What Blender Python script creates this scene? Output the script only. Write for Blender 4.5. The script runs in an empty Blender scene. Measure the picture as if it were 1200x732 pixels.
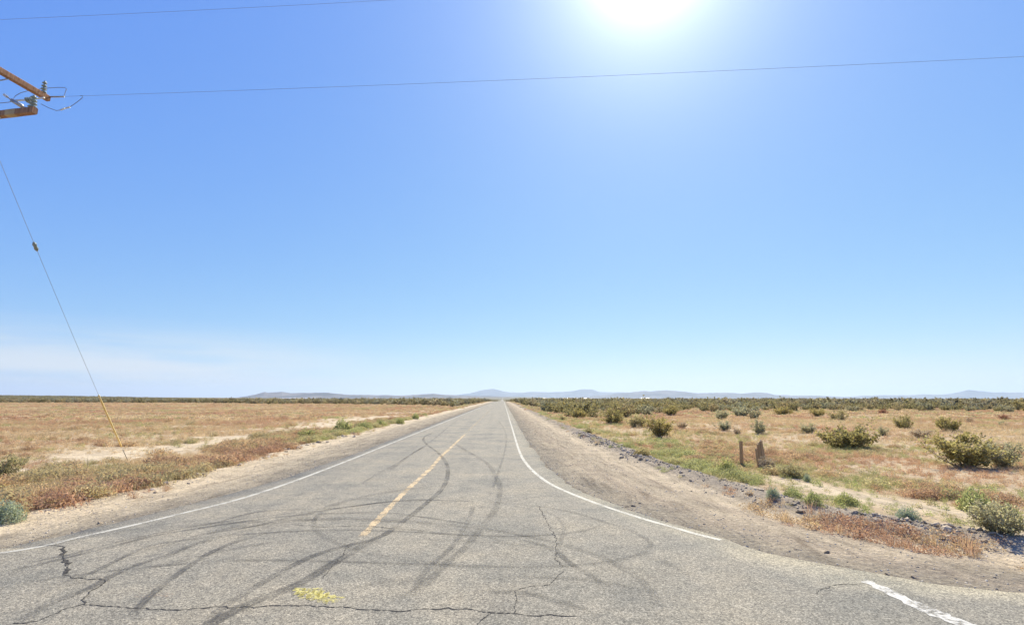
import bpy, math, random
import numpy as np
from mathutils import Vector, Matrix

S = bpy.context.scene
COL = S.collection
rng = np.random.default_rng(11)
random.seed(11)

# ------------------------------------------------------------------ camera
EYE = 2.4                                   # camera height over the road, metres
PITCH = math.atan(100.5 / 600); YAW = math.radians(1.0); FPX = 600.0
cd = bpy.data.cameras.new('camera'); cam = bpy.data.objects.new('camera', cd); COL.objects.link(cam)
cd.sensor_fit = 'HORIZONTAL'; cd.sensor_width = 36; cd.lens = 18.0
cd.clip_start = 0.05; cd.clip_end = 60000
cam.location = (0, 0, EYE)
cam.rotation_euler = (math.radians(90) + PITCH, 0, -YAW)
S.camera = cam

# ------------------------------------------------------------------ sky, sun, exposure
SUN_EL = math.radians(43.9); SUN_AZ = math.radians(18.0)     # azimuth from +Y towards +X
SUN_DIR = Vector((math.sin(SUN_AZ) * math.cos(SUN_EL), math.cos(SUN_AZ) * math.cos(SUN_EL), math.sin(SUN_EL)))
S.view_settings.view_transform = 'Standard'
S.view_settings.look = 'None'
S.view_settings.exposure = 0.9
S.view_settings.gamma = 1

W = bpy.data.worlds.new('World'); S.world = W; W.use_nodes = True
nt = W.node_tree; nt.nodes.clear()
def N(t, ty, **k):
    n = t.nodes.new(ty)
    for a, b in k.items(): setattr(n, a, b)
    return n
def mth(t, op, a, b=None, c=None, clamp=False):
    n = N(t, 'ShaderNodeMath', operation=op, use_clamp=clamp)
    for i, v in enumerate((a, b, c)):
        if v is None: continue
        if isinstance(v, (int, float)): n.inputs[i].default_value = v
        else: t.links.new(v, n.inputs[i])
    return n.outputs[0]
def mixc(t, f, a, b, blend='MIX'):
    n = N(t, 'ShaderNodeMix', data_type='RGBA', blend_type=blend)
    for i, v in ((0, f), (6, a), (7, b)):
        if isinstance(v, (int, float)): n.inputs[i].default_value = v
        elif isinstance(v, tuple): n.inputs[i].default_value = v if len(v) == 4 else (*v, 1)
        else: t.links.new(v, n.inputs[i])
    return n.outputs[2]
def mapr(t, v, a, b, c=0.0, d=1.0, smooth=True):
    n = N(t, 'ShaderNodeMapRange', interpolation_type='SMOOTHSTEP' if smooth else 'LINEAR')
    t.links.new(v, n.inputs[0])
    for i, x in enumerate((a, b, c, d)): n.inputs[i + 1].default_value = x
    return n.outputs[0]
sky = N(nt, 'ShaderNodeTexSky', sky_type='NISHITA', sun_disc=False, sun_elevation=SUN_EL, sun_rotation=SUN_AZ,
        altitude=900, air_density=1.0, dust_density=0.6, ozone_density=1.6)
tc = N(nt, 'ShaderNodeTexCoord')
nrm = N(nt, 'ShaderNodeVectorMath', operation='NORMALIZE'); nt.links.new(tc.outputs['Generated'], nrm.inputs[0])
sep = N(nt, 'ShaderNodeSeparateXYZ'); nt.links.new(nrm.outputs[0], sep.inputs[0])
# aureole: the blown-out bloom of air around the sun, a function of the angle to the sun only
dp = N(nt, 'ShaderNodeVectorMath', operation='DOT_PRODUCT'); nt.links.new(nrm.outputs[0], dp.inputs[0]); dp.inputs[1].default_value = SUN_DIR
ang = mth(nt, 'ARCCOSINE', mth(nt, 'MINIMUM', dp.outputs['Value'], 0.999999))
g1 = mth(nt, 'MULTIPLY', mth(nt, 'EXPONENT', mth(nt, 'MULTIPLY', mth(nt, 'POWER', mth(nt, 'DIVIDE', ang, 0.055), 1.7), -1.0)), 18.0)
g2 = mth(nt, 'MULTIPLY', mth(nt, 'EXPONENT', mth(nt, 'DIVIDE', ang, -0.17)), 3.0)
g3 = mth(nt, 'MULTIPLY', mth(nt, 'EXPONENT', mth(nt, 'MULTIPLY', mth(nt, 'POWER', mth(nt, 'DIVIDE', ang, 0.135), 1.8), -1.0)), 3.1)
glow = mth(nt, 'ADD', mth(nt, 'ADD', g1, g3), g2)
gc = N(nt, 'ShaderNodeVectorMath', operation='SCALE'); gc.inputs[0].default_value = (1.0, .97, 1.0); nt.links.new(glow, gc.inputs['Scale'])
# tone of the open sky: deeper periwinkle blue high up, pale cyan at the horizon
el = mth(nt, 'MAXIMUM', sep.outputs[2], 0.0)
hz = mth(nt, 'EXPONENT', mth(nt, 'DIVIDE', el, -0.14))
sr = N(nt, 'ShaderNodeSeparateColor'); nt.links.new(sky.outputs[0], sr.inputs[0])
cr = N(nt, 'ShaderNodeCombineColor')
for k_, (a_, g_) in enumerate(((.74, .777), (1.34, .62), (5.0, .113))):     # film response: flatter, bluer than the raw sky
    nt.links.new(mth(nt, 'MULTIPLY', mth(nt, 'POWER', sr.outputs[k_], g_), a_), cr.inputs[k_])
hv_ = N(nt, 'ShaderNodeVectorMath', operation='SCALE'); hv_.inputs[0].default_value = (1.7, 1.0, .2); nt.links.new(mth(nt, 'EXPONENT', mth(nt, 'DIVIDE', el, -0.05)), hv_.inputs['Scale'])
ha_ = N(nt, 'ShaderNodeVectorMath', operation='ADD'); nt.links.new(cr.outputs[0], ha_.inputs[0]); nt.links.new(hv_.outputs[0], ha_.inputs[1])
skc = ha_.outputs[0]
sky2 = N(nt, 'ShaderNodeVectorMath', operation='ADD'); nt.links.new(skc, sky2.inputs[0]); nt.links.new(gc.outputs[0], sky2.inputs[1])
# thin cirrus low in the sky, streaked along the horizon
az = mth(nt, 'ARCTAN2', sep.outputs[0], sep.outputs[1])
cv = N(nt, 'ShaderNodeCombineXYZ'); nt.links.new(mth(nt, 'MULTIPLY', az, 2.6), cv.inputs[0]); nt.links.new(mth(nt, 'MULTIPLY', el, 26.0), cv.inputs[1])
cn = N(nt, 'ShaderNodeTexNoise'); cn.inputs['Scale'].default_value = 1.3; cn.inputs['Detail'].default_value = 6; cn.inputs['Roughness'].default_value = .55
nt.links.new(cv.outputs[0], cn.inputs['Vector'])
cl = mapr(nt, cn.outputs[0], .28, .62)
band = mth(nt, 'MULTIPLY', mapr(nt, el, -.02, .03), mapr(nt, el, .135, .03))
side = mapr(nt, az, -0.16, -0.55, 0.12, 1.0)
cf = mth(nt, 'MULTIPLY', mth(nt, 'MULTIPLY', cl, band), mth(nt, 'MULTIPLY', side, .95))
skyc = mixc(nt, cf, sky2.outputs[0], (5.5, 5.8, 6.0))
bg = N(nt, 'ShaderNodeBackground'); bg.inputs[1].default_value = 0.08
wo = N(nt, 'ShaderNodeOutputWorld'); nt.links.new(skyc, bg.inputs[0]); nt.links.new(bg.outputs[0], wo.inputs[0])

sl = bpy.data.lights.new('sun', 'SUN'); sl.energy = 4.35; sl.angle = math.radians(0.53); sl.color = (1.0, .925, .72)
sun = bpy.data.objects.new('sun', sl); COL.objects.link(sun)
sun.rotation_euler = SUN_DIR.to_track_quat('Z', 'Y').to_euler()

S.render.engine = 'CYCLES'
S.cycles.volume_bounces = 0
S.cycles.transparent_max_bounces = 24
S.cycles.max_bounces = 6

# ------------------------------------------------------------------ small helpers
def ray(px, py):
    """direction of a pixel of the 1200x732 photograph, used to read off where things stand on the ground"""
    a = px - 600; b = 366 - py
    F = FPX * math.cos(PITCH) - b * math.sin(PITCH); U = b * math.cos(PITCH) + FPX * math.sin(PITCH)
    return np.array((a * math.cos(YAW) + F * math.sin(YAW), F * math.cos(YAW) - a * math.sin(YAW), U))
def at(px, py, z=0.0):
    r = ray(px, py); t = (z - EYE) / r[2]
    return float(r[0] * t), float(r[1] * t)
def at_y(px, py, y):
    r = ray(px, py); t = y / r[1]
    return Vector((r[0] * t, y, EYE + r[2] * t))

def tag(o, label=None, cat=None, group=None, kind=None):
    if label: o['label'] = label
    if cat: o['category'] = cat
    if group: o['group'] = group
    if kind: o['kind'] = kind
    return o
def mesh(name, v, f, mat=None, smooth=False):
    me = bpy.data.meshes.new(name); me.from_pydata([tuple(map(float, p)) for p in v], [], [tuple(map(int, q)) for q in f])
    if mat: me.materials.append(mat)
    if smooth: me.polygons.foreach_set('use_smooth', [True] * len(me.polygons))
    me.update(); return me
def obj(name, me, parent=None, loc=None):
    o = bpy.data.objects.new(name, me); COL.objects.link(o)
    if parent: o.parent = parent
    if loc is not None: o.location = loc
    return o
def empty(name, loc, rz=0):
    o = bpy.data.objects.new(name, None); COL.objects.link(o); o.location = loc; o.rotation_euler = (0, 0, rz)
    o.empty_display_size = .2
    return o
def big_mesh(name, V, Q, mat):
    """V (n,3), Q (m,4) quads, quick"""
    me = bpy.data.meshes.new(name)
    me.vertices.add(len(V)); me.vertices.foreach_set('co', np.ascontiguousarray(V, dtype=np.float32).ravel())
    k = Q.shape[1]
    me.loops.add(Q.size); me.loops.foreach_set('vertex_index', Q.astype(np.int32).ravel())
    me.polygons.add(len(Q)); me.polygons.foreach_set('loop_start', (np.arange(len(Q)) * k).astype(np.int32))
    me.polygons.foreach_set('loop_total', np.full(len(Q), k, np.int32))
    me.update(calc_edges=True); me.materials.append(mat); return me
def colattr(me, name, C):
    a = me.attributes.new(name, 'FLOAT_COLOR', 'POINT')
    c = np.ones((len(C), 4), np.float32); c[:, :C.shape[1]] = C; a.data.foreach_set('color', c.ravel())

# value noise for land forms and plant cover
_T = np.random.default_rng(5).random((256, 256))
def vnoise(x, y, s, seed=0):
    x = np.asarray(x) / s + seed * 37.17; y = np.asarray(y) / s + seed * 91.73
    xi = np.floor(x).astype(int); yi = np.floor(y).astype(int); fx = x - xi; fy = y - yi
    fx = fx * fx * (3 - 2 * fx); fy = fy * fy * (3 - 2 * fy)
    g = lambda i, j: _T[(xi + i) & 255, (yi + j) & 255]
    return (g(0, 0) * (1 - fx) + g(1, 0) * fx) * (1 - fy) + (g(0, 1) * (1 - fx) + g(1, 1) * fx) * fy
def fbm(x, y, s, seed=0, o=4):
    r = 0; a = 1; tt = 0
    for k in range(o):
        r = r + a * vnoise(x, y, s / 2 ** k, seed + k); tt += a; a *= .5
    return r / tt
def ss(x, a, b):
    t = np.clip((np.asarray(x, float) - a) / (b - a), 0, 1); return t * t * (3 - 2 * t)
def sdist(x, y, P):
    """signed distance to polyline x = p(y) (points by rising y): positive on the right"""
    x = np.asarray(x, float); y = np.asarray(y, float); P = np.array(P, float)
    d = np.full(x.shape, 1e9)
    for (ax, ay), (bx, by) in zip(P[:-1], P[1:]):
        vx, vy = bx - ax, by - ay; L = vx * vx + vy * vy
        t = np.clip(((x - ax) * vx + (y - ay) * vy) / L, 0, 1)
        d = np.minimum(d, np.hypot(x - ax - t * vx, y - ay - t * vy))
    s = np.sign(x - np.interp(y, P[:, 1], P[:, 0])); return d * s

# ---- plan of the junction, metres (x right of the camera, y ahead)
L_ASPH = [(-300, 4.0), (-60, 5.6), (-22, 6.7), (-13, 7.6), (-9.6, 8.35), (-8.12, 8.95), (-7.75, 10.0), (-7.35, 11.6), (-6.8, 14.5), (-6.55, 20), (-6.5, 34), (-6.45, 14000)]
L_LINE = [(-16, 6.9), (-9.6, 8.0), (-7.85, 8.75), (-7.33, 9.85), (-6.81, 11.4), (-6.25, 13.9), (-6.06, 19.5), (-6.04, 32), (-6.0, 46), (-6.0, 13000)]
R_LINE = [(3.75, 9.25), (3.51, 9.6), (3.21, 10.15), (2.8, 10.93), (2.19, 12.35), (1.64, 14.02), (1.23, 15.9), (.9, 19.4), (.76, 25), (.76, 42), (.8, 13000)]
R_ASPH = [(300, 2.5), (60, 4.5), (16, 5.9), (9, 6.4), (6.5, 6.8), (5.72, 7.11), (4.95, 7.74), (4.15, 8.5), (3.85, 9.3), (3.1, 10.9), (2.35, 13.0), (1.85, 15.2), (1.62, 18.5), (1.45, 24), (1.4, 33), (1.4, 14000)]
R_BERM = [(300, 5.0), (60, 6.6), (16, 7.6), (10.5, 8.3), (8.6, 9.0), (7.9, 9.7), (7.2, 10.8), (6.64, 11.9), (6.2, 13.8), (5.95, 16.0), (5.6, 19.5), (5.5, 25), (5.3, 37), (5.2, 60), (5.0, 14000)]
L_GRASS = [(-300, 5.6), (-60, 7.4), (-22, 8.6), (-13, 9.6), (-10.3, 10.7), (-9.9, 12.3), (-9.7, 14), (-9.55, 17), (-9.95, 21), (-10.2, 26), (-10.4, 40), (-10.6, 70), (-10.4, 14000)]

def base(x, y):
    """lie of the whole land"""
    x = np.asarray(x, float); y = np.asarray(y, float); r = np.hypot(x, y)
    z = -4.0 * ss(r, 380, 1000)
    z = z + 10.0 * ss(-x - .30 * np.abs(y), 100, 650) * ss(r, 150, 900)
    z = z + 0.0052 * np.maximum(0, y - 4200) * np.exp(-(x / 1500.0) ** 2)
    return z
def terrain(x, y):
    x = np.asarray(x, float); y = np.asarray(y, float)
    dl = -sdist(x, y, L_ASPH); dr = sdist(x, y, R_ASPH)
    d = np.maximum(dl, dr)                        # >0 off the asphalt
    d = np.where(y < 2.4, np.where(y > -9, -1, np.where(np.abs(x + 2.5) < 4.2, -1, 1.5)), d)
    off = ss(d, 0.0, 1.6)
    far = ss(np.hypot(x, y), 150, 900)
    z = base(x, y) - .02 - .02 * far - .012 * ss(d, .02, .3)
    z = z + off * (.05 * (fbm(x, y, 2.2, 3) - .5) + .02 * (vnoise(x, y, .5, 8) - .5))
    db = sdist(x, y, R_BERM); dg = -sdist(x, y, L_GRASS)
    bn = .5 + fbm(x, y, 1.7, 12)
    z = z + .13 * np.exp(-((db - .15) / .45) ** 2) * bn * ss(y, 6, 9) * off - .05 * np.exp(-((db + 1.0) / .7) ** 2) * off
    z = z + .10 * np.exp(-((dg + .1) / .35) ** 2) * (bn - .25) * off
    fld = np.maximum(ss(db, .6, 5), ss(dg, .3, 4))
    z = z + fld * (.30 * (fbm(x, y, 9, 21, 5) - .5) + .5 * (fbm(x, y, 60, 31, 3) - .5)) * (1 - .8 * ss(np.hypot(x, y), 90, 300))
    return z

# ------------------------------------------------------------------ materials
def newmat(name):
    m = bpy.data.materials.new(name); m.use_nodes = True; t = m.node_tree; t.nodes.clear()
    out = N(t, 'ShaderNodeOutputMaterial'); b = N(t, 'ShaderNodeBsdfPrincipled'); t.links.new(b.outputs[0], out.inputs[0])
    b.inputs['Roughness'].default_value = .9; b.inputs['Specular IOR Level'].default_value = .25
    return m, t, b, out
def noise(t, vec, scale, detail=4, rough=.55, dist=0):
    n = N(t, 'ShaderNodeTexNoise'); n.inputs['Scale'].default_value = scale; n.inputs['Detail'].default_value = detail
    n.inputs['Roughness'].default_value = rough; n.inputs['Distortion'].default_value = dist
    if vec is not None: t.links.new(vec, n.inputs['Vector'])
    return n.outputs[0]
def worldpos(t): return N(t, 'ShaderNodeNewGeometry').outputs['Position']
def bump(t, b, h, dist, strength=1):
    n = N(t, 'ShaderNodeBump'); n.inputs['Distance'].default_value = dist; n.inputs['Strength'].default_value = strength
    t.links.new(h, n.inputs['Height']); t.links.new(n.outputs[0], b.inputs['Normal'])
def ramp(t, f, stops):
    n = N(t, 'ShaderNodeValToRGB'); e = n.color_ramp.elements
    while len(e) < len(stops): e.new(.5)
    for k, (p, c) in enumerate(stops): e[k].position = p; e[k].color = (*c, 1)
    t.links.new(f, n.inputs[0]); return n.outputs[0]

def simple(name, c, c2=None, scale=8, rough=.8, metal=0, bumpd=0):
    m, t, b, o = newmat(name); b.inputs['Roughness'].default_value = rough; b.inputs['Metallic'].default_value = metal
    tcn = N(t, 'ShaderNodeTexCoord').outputs['Object']; n = noise(t, tcn, scale)
    t.links.new(ramp(t, n, [(.3, c), (.7, c2 or tuple(x * .7 for x in c))]), b.inputs['Base Color'])
    if bumpd: bump(t, b, n, bumpd)
    return m

# asphalt
m, t, b, o = newmat('weathered_asphalt'); M_ASPH = m; p = worldpos(t)
big = noise(t, p, .55, 5); mid = noise(t, p, 3.2, 4, .6)
v = N(t, 'ShaderNodeTexVoronoi'); v.inputs['Scale'].default_value = 85; t.links.new(p, v.inputs['Vector'])
v2 = N(t, 'ShaderNodeTexVoronoi'); v2.inputs['Scale'].default_value = 44; t.links.new(p, v2.inputs['Vector'])
sc = N(t, 'ShaderNodeSeparateColor'); t.links.new(v.outputs['Color'], sc.inputs[0])
sc2 = N(t, 'ShaderNodeSeparateColor'); t.links.new(v2.outputs['Color'], sc2.inputs[0])
agg = ramp(t, mth(t, 'ADD', mth(t, 'MULTIPLY', sc.outputs[0], .6), mth(t, 'MULTIPLY', sc2.outputs[0], .4)),
           [(.12, (.100, .092, .078)), (.42, (.205, .192, .160)), (.62, (.255, .236, .190)), (.95, (.46, .425, .345))])
pat = ramp(t, big, [(.30, (.76, .78, .80)), (.48, (1.0, .99, .97)), (.70, (1.15, 1.10, 1.02))])
pat2 = ramp(t, mid, [(.30, (.86, .87, .88)), (.62, (1.05, 1.04, 1.03))])
# wheel paths along the straight road are a little greyer
c = mixc(t, 1.0, mixc(t, 1.0, agg, pat, 'MULTIPLY'), pat2, 'MULTIPLY')
sp = N(t, 'ShaderNodeSeparateXYZ'); t.links.new(p, sp.inputs[0])
sv = N(t, 'ShaderNodeCombineXYZ'); t.links.new(mth(t, 'MULTIPLY', sp.outputs[0], 1.3), sv.inputs[0]); t.links.new(mth(t, 'MULTIPLY', sp.outputs[1], .035), sv.inputs[1])
stk = ramp(t, noise(t, sv.outputs[0], 1.0, 3), [(.32, (.90, .90, .91)), (.66, (1.07, 1.05, 1.03))])
c = mixc(t, 1.0, c, stk, 'MULTIPLY')
st = ramp(t, noise(t, p, .9, 6, .7, 1.2), [(.30, (.78, .78, .79)), (.42, (.97, .97, .97)), (.70, (1.05, 1.04, 1.02))]); c = mixc(t, 1.0, c, st, 'MULTIPLY')
oil = mapr(t, noise(t, p, 2.3, 3, .5), .66, .74, 0, .4); c = mixc(t, oil, c, (.10, .095, .085))
t.links.new(c, b.inputs['Base Color']); b.inputs['Roughness'].default_value = .88
bump(t, b, mth(t, 'ADD', v.outputs['Distance'], mth(t, 'MULTIPLY', mid, .5)), .004, .8)

# ground
m, t, b, o = newmat('desert_soil'); M_SOIL = m; p = worldpos(t)
at1 = N(t, 'ShaderNodeAttribute', attribute_name='soil'); at2 = N(t, 'ShaderNodeAttribute', attribute_name='zone')
zs = N(t, 'ShaderNodeSeparateColor'); t.links.new(at2.outputs['Color'], zs.inputs[0])   # r gravelly, g plant cover, b far scrub
n1 = noise(t, p, 1.1, 6, .62); n2 = noise(t, p, 9, 5, .7); n3 = noise(t, p, .12, 5, .6); n5 = noise(t, p, .018, 5, .6)
v = N(t, 'ShaderNodeTexVoronoi'); v.inputs['Scale'].default_value = 28; t.links.new(p, v.inputs['Vector'])
sc = N(t, 'ShaderNodeSeparateColor'); t.links.new(v.outputs['Color'], sc.inputs[0])
c = mixc(t, 1.0, at1.outputs['Color'], ramp(t, n1, [(.3, (.80, .79, .79)), (.68, (1.13, 1.12, 1.10))]), 'MULTIPLY')
c = mixc(t, 1.0, c, ramp(t, n2, [(.3, (.84, .83, .82)), (.65, (1.10, 1.10, 1.09))]), 'MULTIPLY')
peb = ramp(t, sc.outputs[1], [(.0, (.62, .60, .59)), (.25, (.90, .89, .88)), (.75, (1.05, 1.04, 1.03)), (1.0, (1.28, 1.25, 1.22))])
c = mixc(t, mth(t, 'MULTIPLY', zs.outputs[0], .8), c, mixc(t, 1.0, c, peb, 'MULTIPLY'))
sxy = N(t, 'ShaderNodeSeparateXYZ'); t.links.new(p, sxy.inputs[0]); sv = N(t, 'ShaderNodeCombineXYZ')
t.links.new(mth(t, 'MULTIPLY', sxy.outputs[0], 3.4), sv.inputs[0]); t.links.new(mth(t, 'MULTIPLY', sxy.outputs[1], .42), sv.inputs[1])
strk = ramp(t, noise(t, sv.outputs[0], 1.0, 5, .65, .6), [(.34, (.62, .60, .58)), (.47, (.96, .96, .96)), (.66, (1.20, 1.18, 1.15))])
c = mixc(t, mth(t, 'MULTIPLY', mth(t, 'SUBTRACT', 1.0, zs.outputs[1]), .85), c, mixc(t, 1.0, c, strk, 'MULTIPLY'))
# cover of low dry plants, seen from afar as drifts of tan, rust and olive
vegc = mixc(t, mapr(t, n3, .36, .66), (.40, .29, .17), (.40, .255, .16))
vegc = mixc(t, mapr(t, n5, .46, .62), vegc, (.43, .325, .19))
vegc = mixc(t, mth(t, 'MULTIPLY', mapr(t, noise(t, p, .35, 5, .6), .55, .72), .5), vegc, (.31, .275, .13))
c = mixc(t, mth(t, 'MULTIPLY', zs.outputs[1], mapr(t, noise(t, p, .6, 6, .7), .33, .50)), c, vegc)
scr = mixc(t, mapr(t, noise(t, p, .02, 5, .65), .42, .6), (.15, .13, .072), (.22, .175, .10))
c = mixc(t, zs.outputs[2], c, scr)
t.links.new(c, b.inputs['Base Color']); b.inputs['Roughness'].default_value = .95; b.inputs['Specular IOR Level'].default_value = .1
bump(t, b, mth(t, 'ADD', n2, mth(t, 'ADD', mth(t, 'MULTIPLY', n1, 1.5), mth(t, 'MULTIPLY', sc.outputs[1], mth(t, 'MULTIPLY', zs.outputs[0], .6)))), .055, 1.0)

def paint(name, c, lo, hi, scale=26, soft=.10, big=2.5, rough=.7):
    """worn paint: flakes missing where the noise is low; 'edge' attribute fades the ends"""
    m, t, b, o = newmat(name); p = worldpos(t); b.inputs['Roughness'].default_value = rough
    ea = N(t, 'ShaderNodeAttribute', attribute_name='edge')
    n = mth(t, 'ADD', mth(t, 'MULTIPLY', noise(t, p, scale, 5, .7), .6), mth(t, 'MULTIPLY', noise(t, p, big, 3), .4))
    a = mapr(t, mth(t, 'ADD', n, mth(t, 'MULTIPLY', mth(t, 'SUBTRACT', ea.outputs['Fac'], 1.0), .4)), lo - soft, lo + soft, 0, hi)
    t.links.new(a, b.inputs['Alpha'])
    t.links.new(ramp(t, noise(t, p, 40, 3), [(.3, tuple(x * .78 for x in c)), (.7, c)]), b.inputs['Base Color']); return m
M_WHITE = paint('worn_white_paint', (.64, .605, .51), .44, .82)
M_WHITE2 = paint('flaking_white_paint', (.70, .67, .60), .46, .86, 13)
M_YELLOW = paint('worn_yellow_paint', (.76, .57, .33), .475, .80)
M_SPRAY = paint('yellow_spray_paint', (.74, .65, .20), .50, .72, 30)
def rubber(name, hi):
    m, t, b, o = newmat(name); p = worldpos(t); ea = N(t, 'ShaderNodeAttribute', attribute_name='edge')
    n = mth(t, 'ADD', mth(t, 'MULTIPLY', noise(t, p, 45, 4, .7), .5), mth(t, 'MULTIPLY', noise(t, p, 1.4, 4), .5))
    a = mth(t, 'MULTIPLY', mapr(t, n, .36, .60, .0, 1.15), mth(t, 'MULTIPLY', ea.outputs['Fac'], hi), clamp=True)
    a = mth(t, 'MULTIPLY', a, mapr(t, noise(t, p, .8, 3), .32, .60, .62, 1.0)); t.links.new(a, b.inputs['Alpha']); b.inputs['Base Color'].default_value = (.045, .044, .046, 1); b.inputs['Roughness'].default_value = .75
    return m
M_SKID = [rubber('tyre_rubber_faint', .32), rubber('tyre_rubber', .52), rubber('tyre_rubber_dark', .64)]
M_CRACK = simple('crack_shadow', (.075, .068, .06), (.04, .037, .034), 30, 1)

def leafmat(name, c, trans=.35, var=.35, inst=False):
    m, t, b, o = newmat(name); b.inputs['Roughness'].default_value = .7; b.inputs['Specular IOR Level'].default_value = .2
    a = N(t, 'ShaderNodeAttribute', attribute_name='shade')
    col = mixc(t, 1.0, (*c, 1), a.outputs['Color'], 'MULTIPLY')
    if inst:
        q = N(t, 'ShaderNodeAttribute', attribute_name='tint', attribute_type='INSTANCER'); col = mixc(t, 1.0, q.outputs['Color'], a.outputs['Color'], 'MULTIPLY')
    else:
        oi = N(t, 'ShaderNodeObjectInfo'); col = mixc(t, 1.0, col, ramp(t, oi.outputs['Random'], [(0, (.88, .90, .9)), (1, (1.14, 1.08, 1.0))]), 'MULTIPLY')
    t.links.new(col, b.inputs['Base Color'])
    tr = N(t, 'ShaderNodeBsdfTranslucent'); t.links.new(col, tr.inputs[0])
    mx = N(t, 'ShaderNodeMixShader'); mx.inputs[0].default_value = trans
    t.links.new(b.outputs[0], mx.inputs[1]); t.links.new(tr.outputs[0], mx.inputs[2]); t.links.new(mx.outputs[0], o.inputs[0])
    return m
M_CREO = leafmat('creosote_leaves', (.345, .295, .115), .62)
M_FAR1 = leafmat('olive_scrub_leaves', (.295, .26, .12), .5)
M_FAR2 = leafmat('tan_scrub_leaves', (.32, .275, .15), .5)
M_FAR3 = leafmat('grey_scrub_leaves', (.30, .29, .18), .5)
M_SAGE = leafmat('grey_green_leaves', (.40, .38, .23), .58)
M_PALE = leafmat('pale_green_leaves', (.38, .43, .30), .42)
M_GREEN = leafmat('fresh_green_leaves', (.37, .385, .165), .58)
M_DEAD = leafmat('dry_grey_twigs', (.46, .37, .25), .5)
M_RUSTY = leafmat('rusty_dry_leaves', (.38, .20, .12), .4)
M_OLIVE = leafmat('olive_tan_leaves', (.44, .385, .20), .6)
M_COVER = leafmat('plant_cover', (1, 1, 1), .5, inst=True)
M_STEM = simple('woody_stems', (.34, .28, .21), (.21, .17, .13), 14)
M_ROCK = simple('grey_rubble', (.44, .34, .225), (.60, .48, .34), 5, .9, 0, .02)
M_ROCKD = simple('dark_rubble', (.25, .19, .125), (.38, .30, .21), 5, .9, 0, .02)
M_ROCKS = simple('sandy_stone', (.42, .34, .27), (.60, .51, .42), 5, .9, 0, .02)
M_PEB = leafmat('loose_pebbles', (1, 1, 1), 0.0, inst=True)

# ------------------------------------------------------------------ ground sheet
def grow(a, s, lim, k):
    r = [a]
    while r[-1] < lim: s *= k; r.append(r[-1] + s)
    return r
xs = np.array(sorted(set([-q for q in grow(30, .3, 16000, 1.085)] + list(np.round(np.arange(-30, 30.01, .3), 3)) + grow(30, .3, 16000, 1.085))))
ys_near = list(np.round(np.arange(-12, 3.99, 1.0), 3)) + list(np.round(np.arange(4, 45, .28), 3))
ys = np.array(sorted([-q for q in grow(13, 1.5, 6000, 1.25)] + ys_near + grow(45.2, .4, 17500, 1.062)))
X, Y = np.meshgrid(xs, ys); Z = terrain(X, Y)
nx, ny = len(xs), len(ys)
idx = np.arange(nx * ny).reshape(ny, nx)
Q = np.stack([idx[:-1, :-1], idx[:-1, 1:], idx[1:, 1:], idx[1:, :-1]], -1).reshape(-1, 4)
V = np.stack([X, Y, Z], -1).reshape(-1, 3)
gm = big_mesh('ground', V, Q, M_SOIL); gm.polygons.foreach_set('use_smooth', [True] * len(gm.polygons))

def belt(x, y):
    """distance of the near edge of the scrub belt, by bearing"""
    wob = fbm(x, y, 45, 91) - .5; a = np.degrees(np.arctan2(x, y))
    eR = np.interp(a, [0, 5, 12, 22, 35, 50], [48, 50, 58, 92, 118, 128]) + wob * 60
    eL = np.interp(a, [-50, -40, -25, -12, -5, 0], [410, 390, 270, 195, 140, 100]) + wob * 90
    return np.where(x > 0, eR, eL), a
def cover(x, y):
    """0..1 how much low vegetation covers the soil here, and the kind of drift it is in"""
    db = sdist(x, y, R_BERM); dg = -sdist(x, y, L_GRASS)
    wob = (fbm(x, y, 2.4, 51) - .5)
    right = ss(db + wob * 1.4, .55, 1.3); left = ss(dg + wob * 1.3, .0, .45)
    patch = fbm(x, y, 5.5, 61, 5); sandy = ss(patch, .53, .60)
    # sandy wash just behind the berm on the right, and an old track on the left
    wash = np.exp(-((db - 2.7 - wob) / .95) ** 2) * ss(y, 8, 10) * (1 - ss(y, 15, 20))
    trk = np.exp(-((x + 16.5 + 3.5 * wob - np.maximum(0, 24 - y) * -.35) / 1.5) ** 2) * ss(y, 13, 18) * (1 - ss(y, 60, 110)) * ss(fbm(x, y, 4, 71), .26, .42)
    bare = np.clip(sandy * np.where(x > 0, .48, .25 + .5 * np.exp(-((dg - 8) / 6) ** 2)) + wash * 1.0 + trk * .95, 0, 1)
    return right, left, bare, db, dg
rt, lf, bare, db, dg = cover(X, Y)
R = np.hypot(X, Y)
sand = np.array((.56, .462, .325)); shR = np.array((.39, .328, .24)); shL = np.array((.39, .333, .247)); grey = np.array((.265, .232, .180)); field = np.array((.44, .335, .205)); fieldL = np.array((.43, .33, .20))
C = np.where((X > -2.5)[..., None], shR, shL)
dr = sdist(X, Y, R_ASPH); dl = -sdist(X, Y, L_ASPH); d = np.maximum(dr, dl)
k = (1 - ss(d + (fbm(X, Y, 1.2, 81) - .5) * 1.6, .15, 1.3))[..., None]; C = C * (1 - k) + grey * k
k = (ss(dg, -2.0, -.9) * (X < 0) * .8 + ss(db, -1.9, -.9) * (1 - ss(db, -.5, 0)) * (X > 0) * .55)[..., None]; C = C * (1 - k) + sand * k
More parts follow.
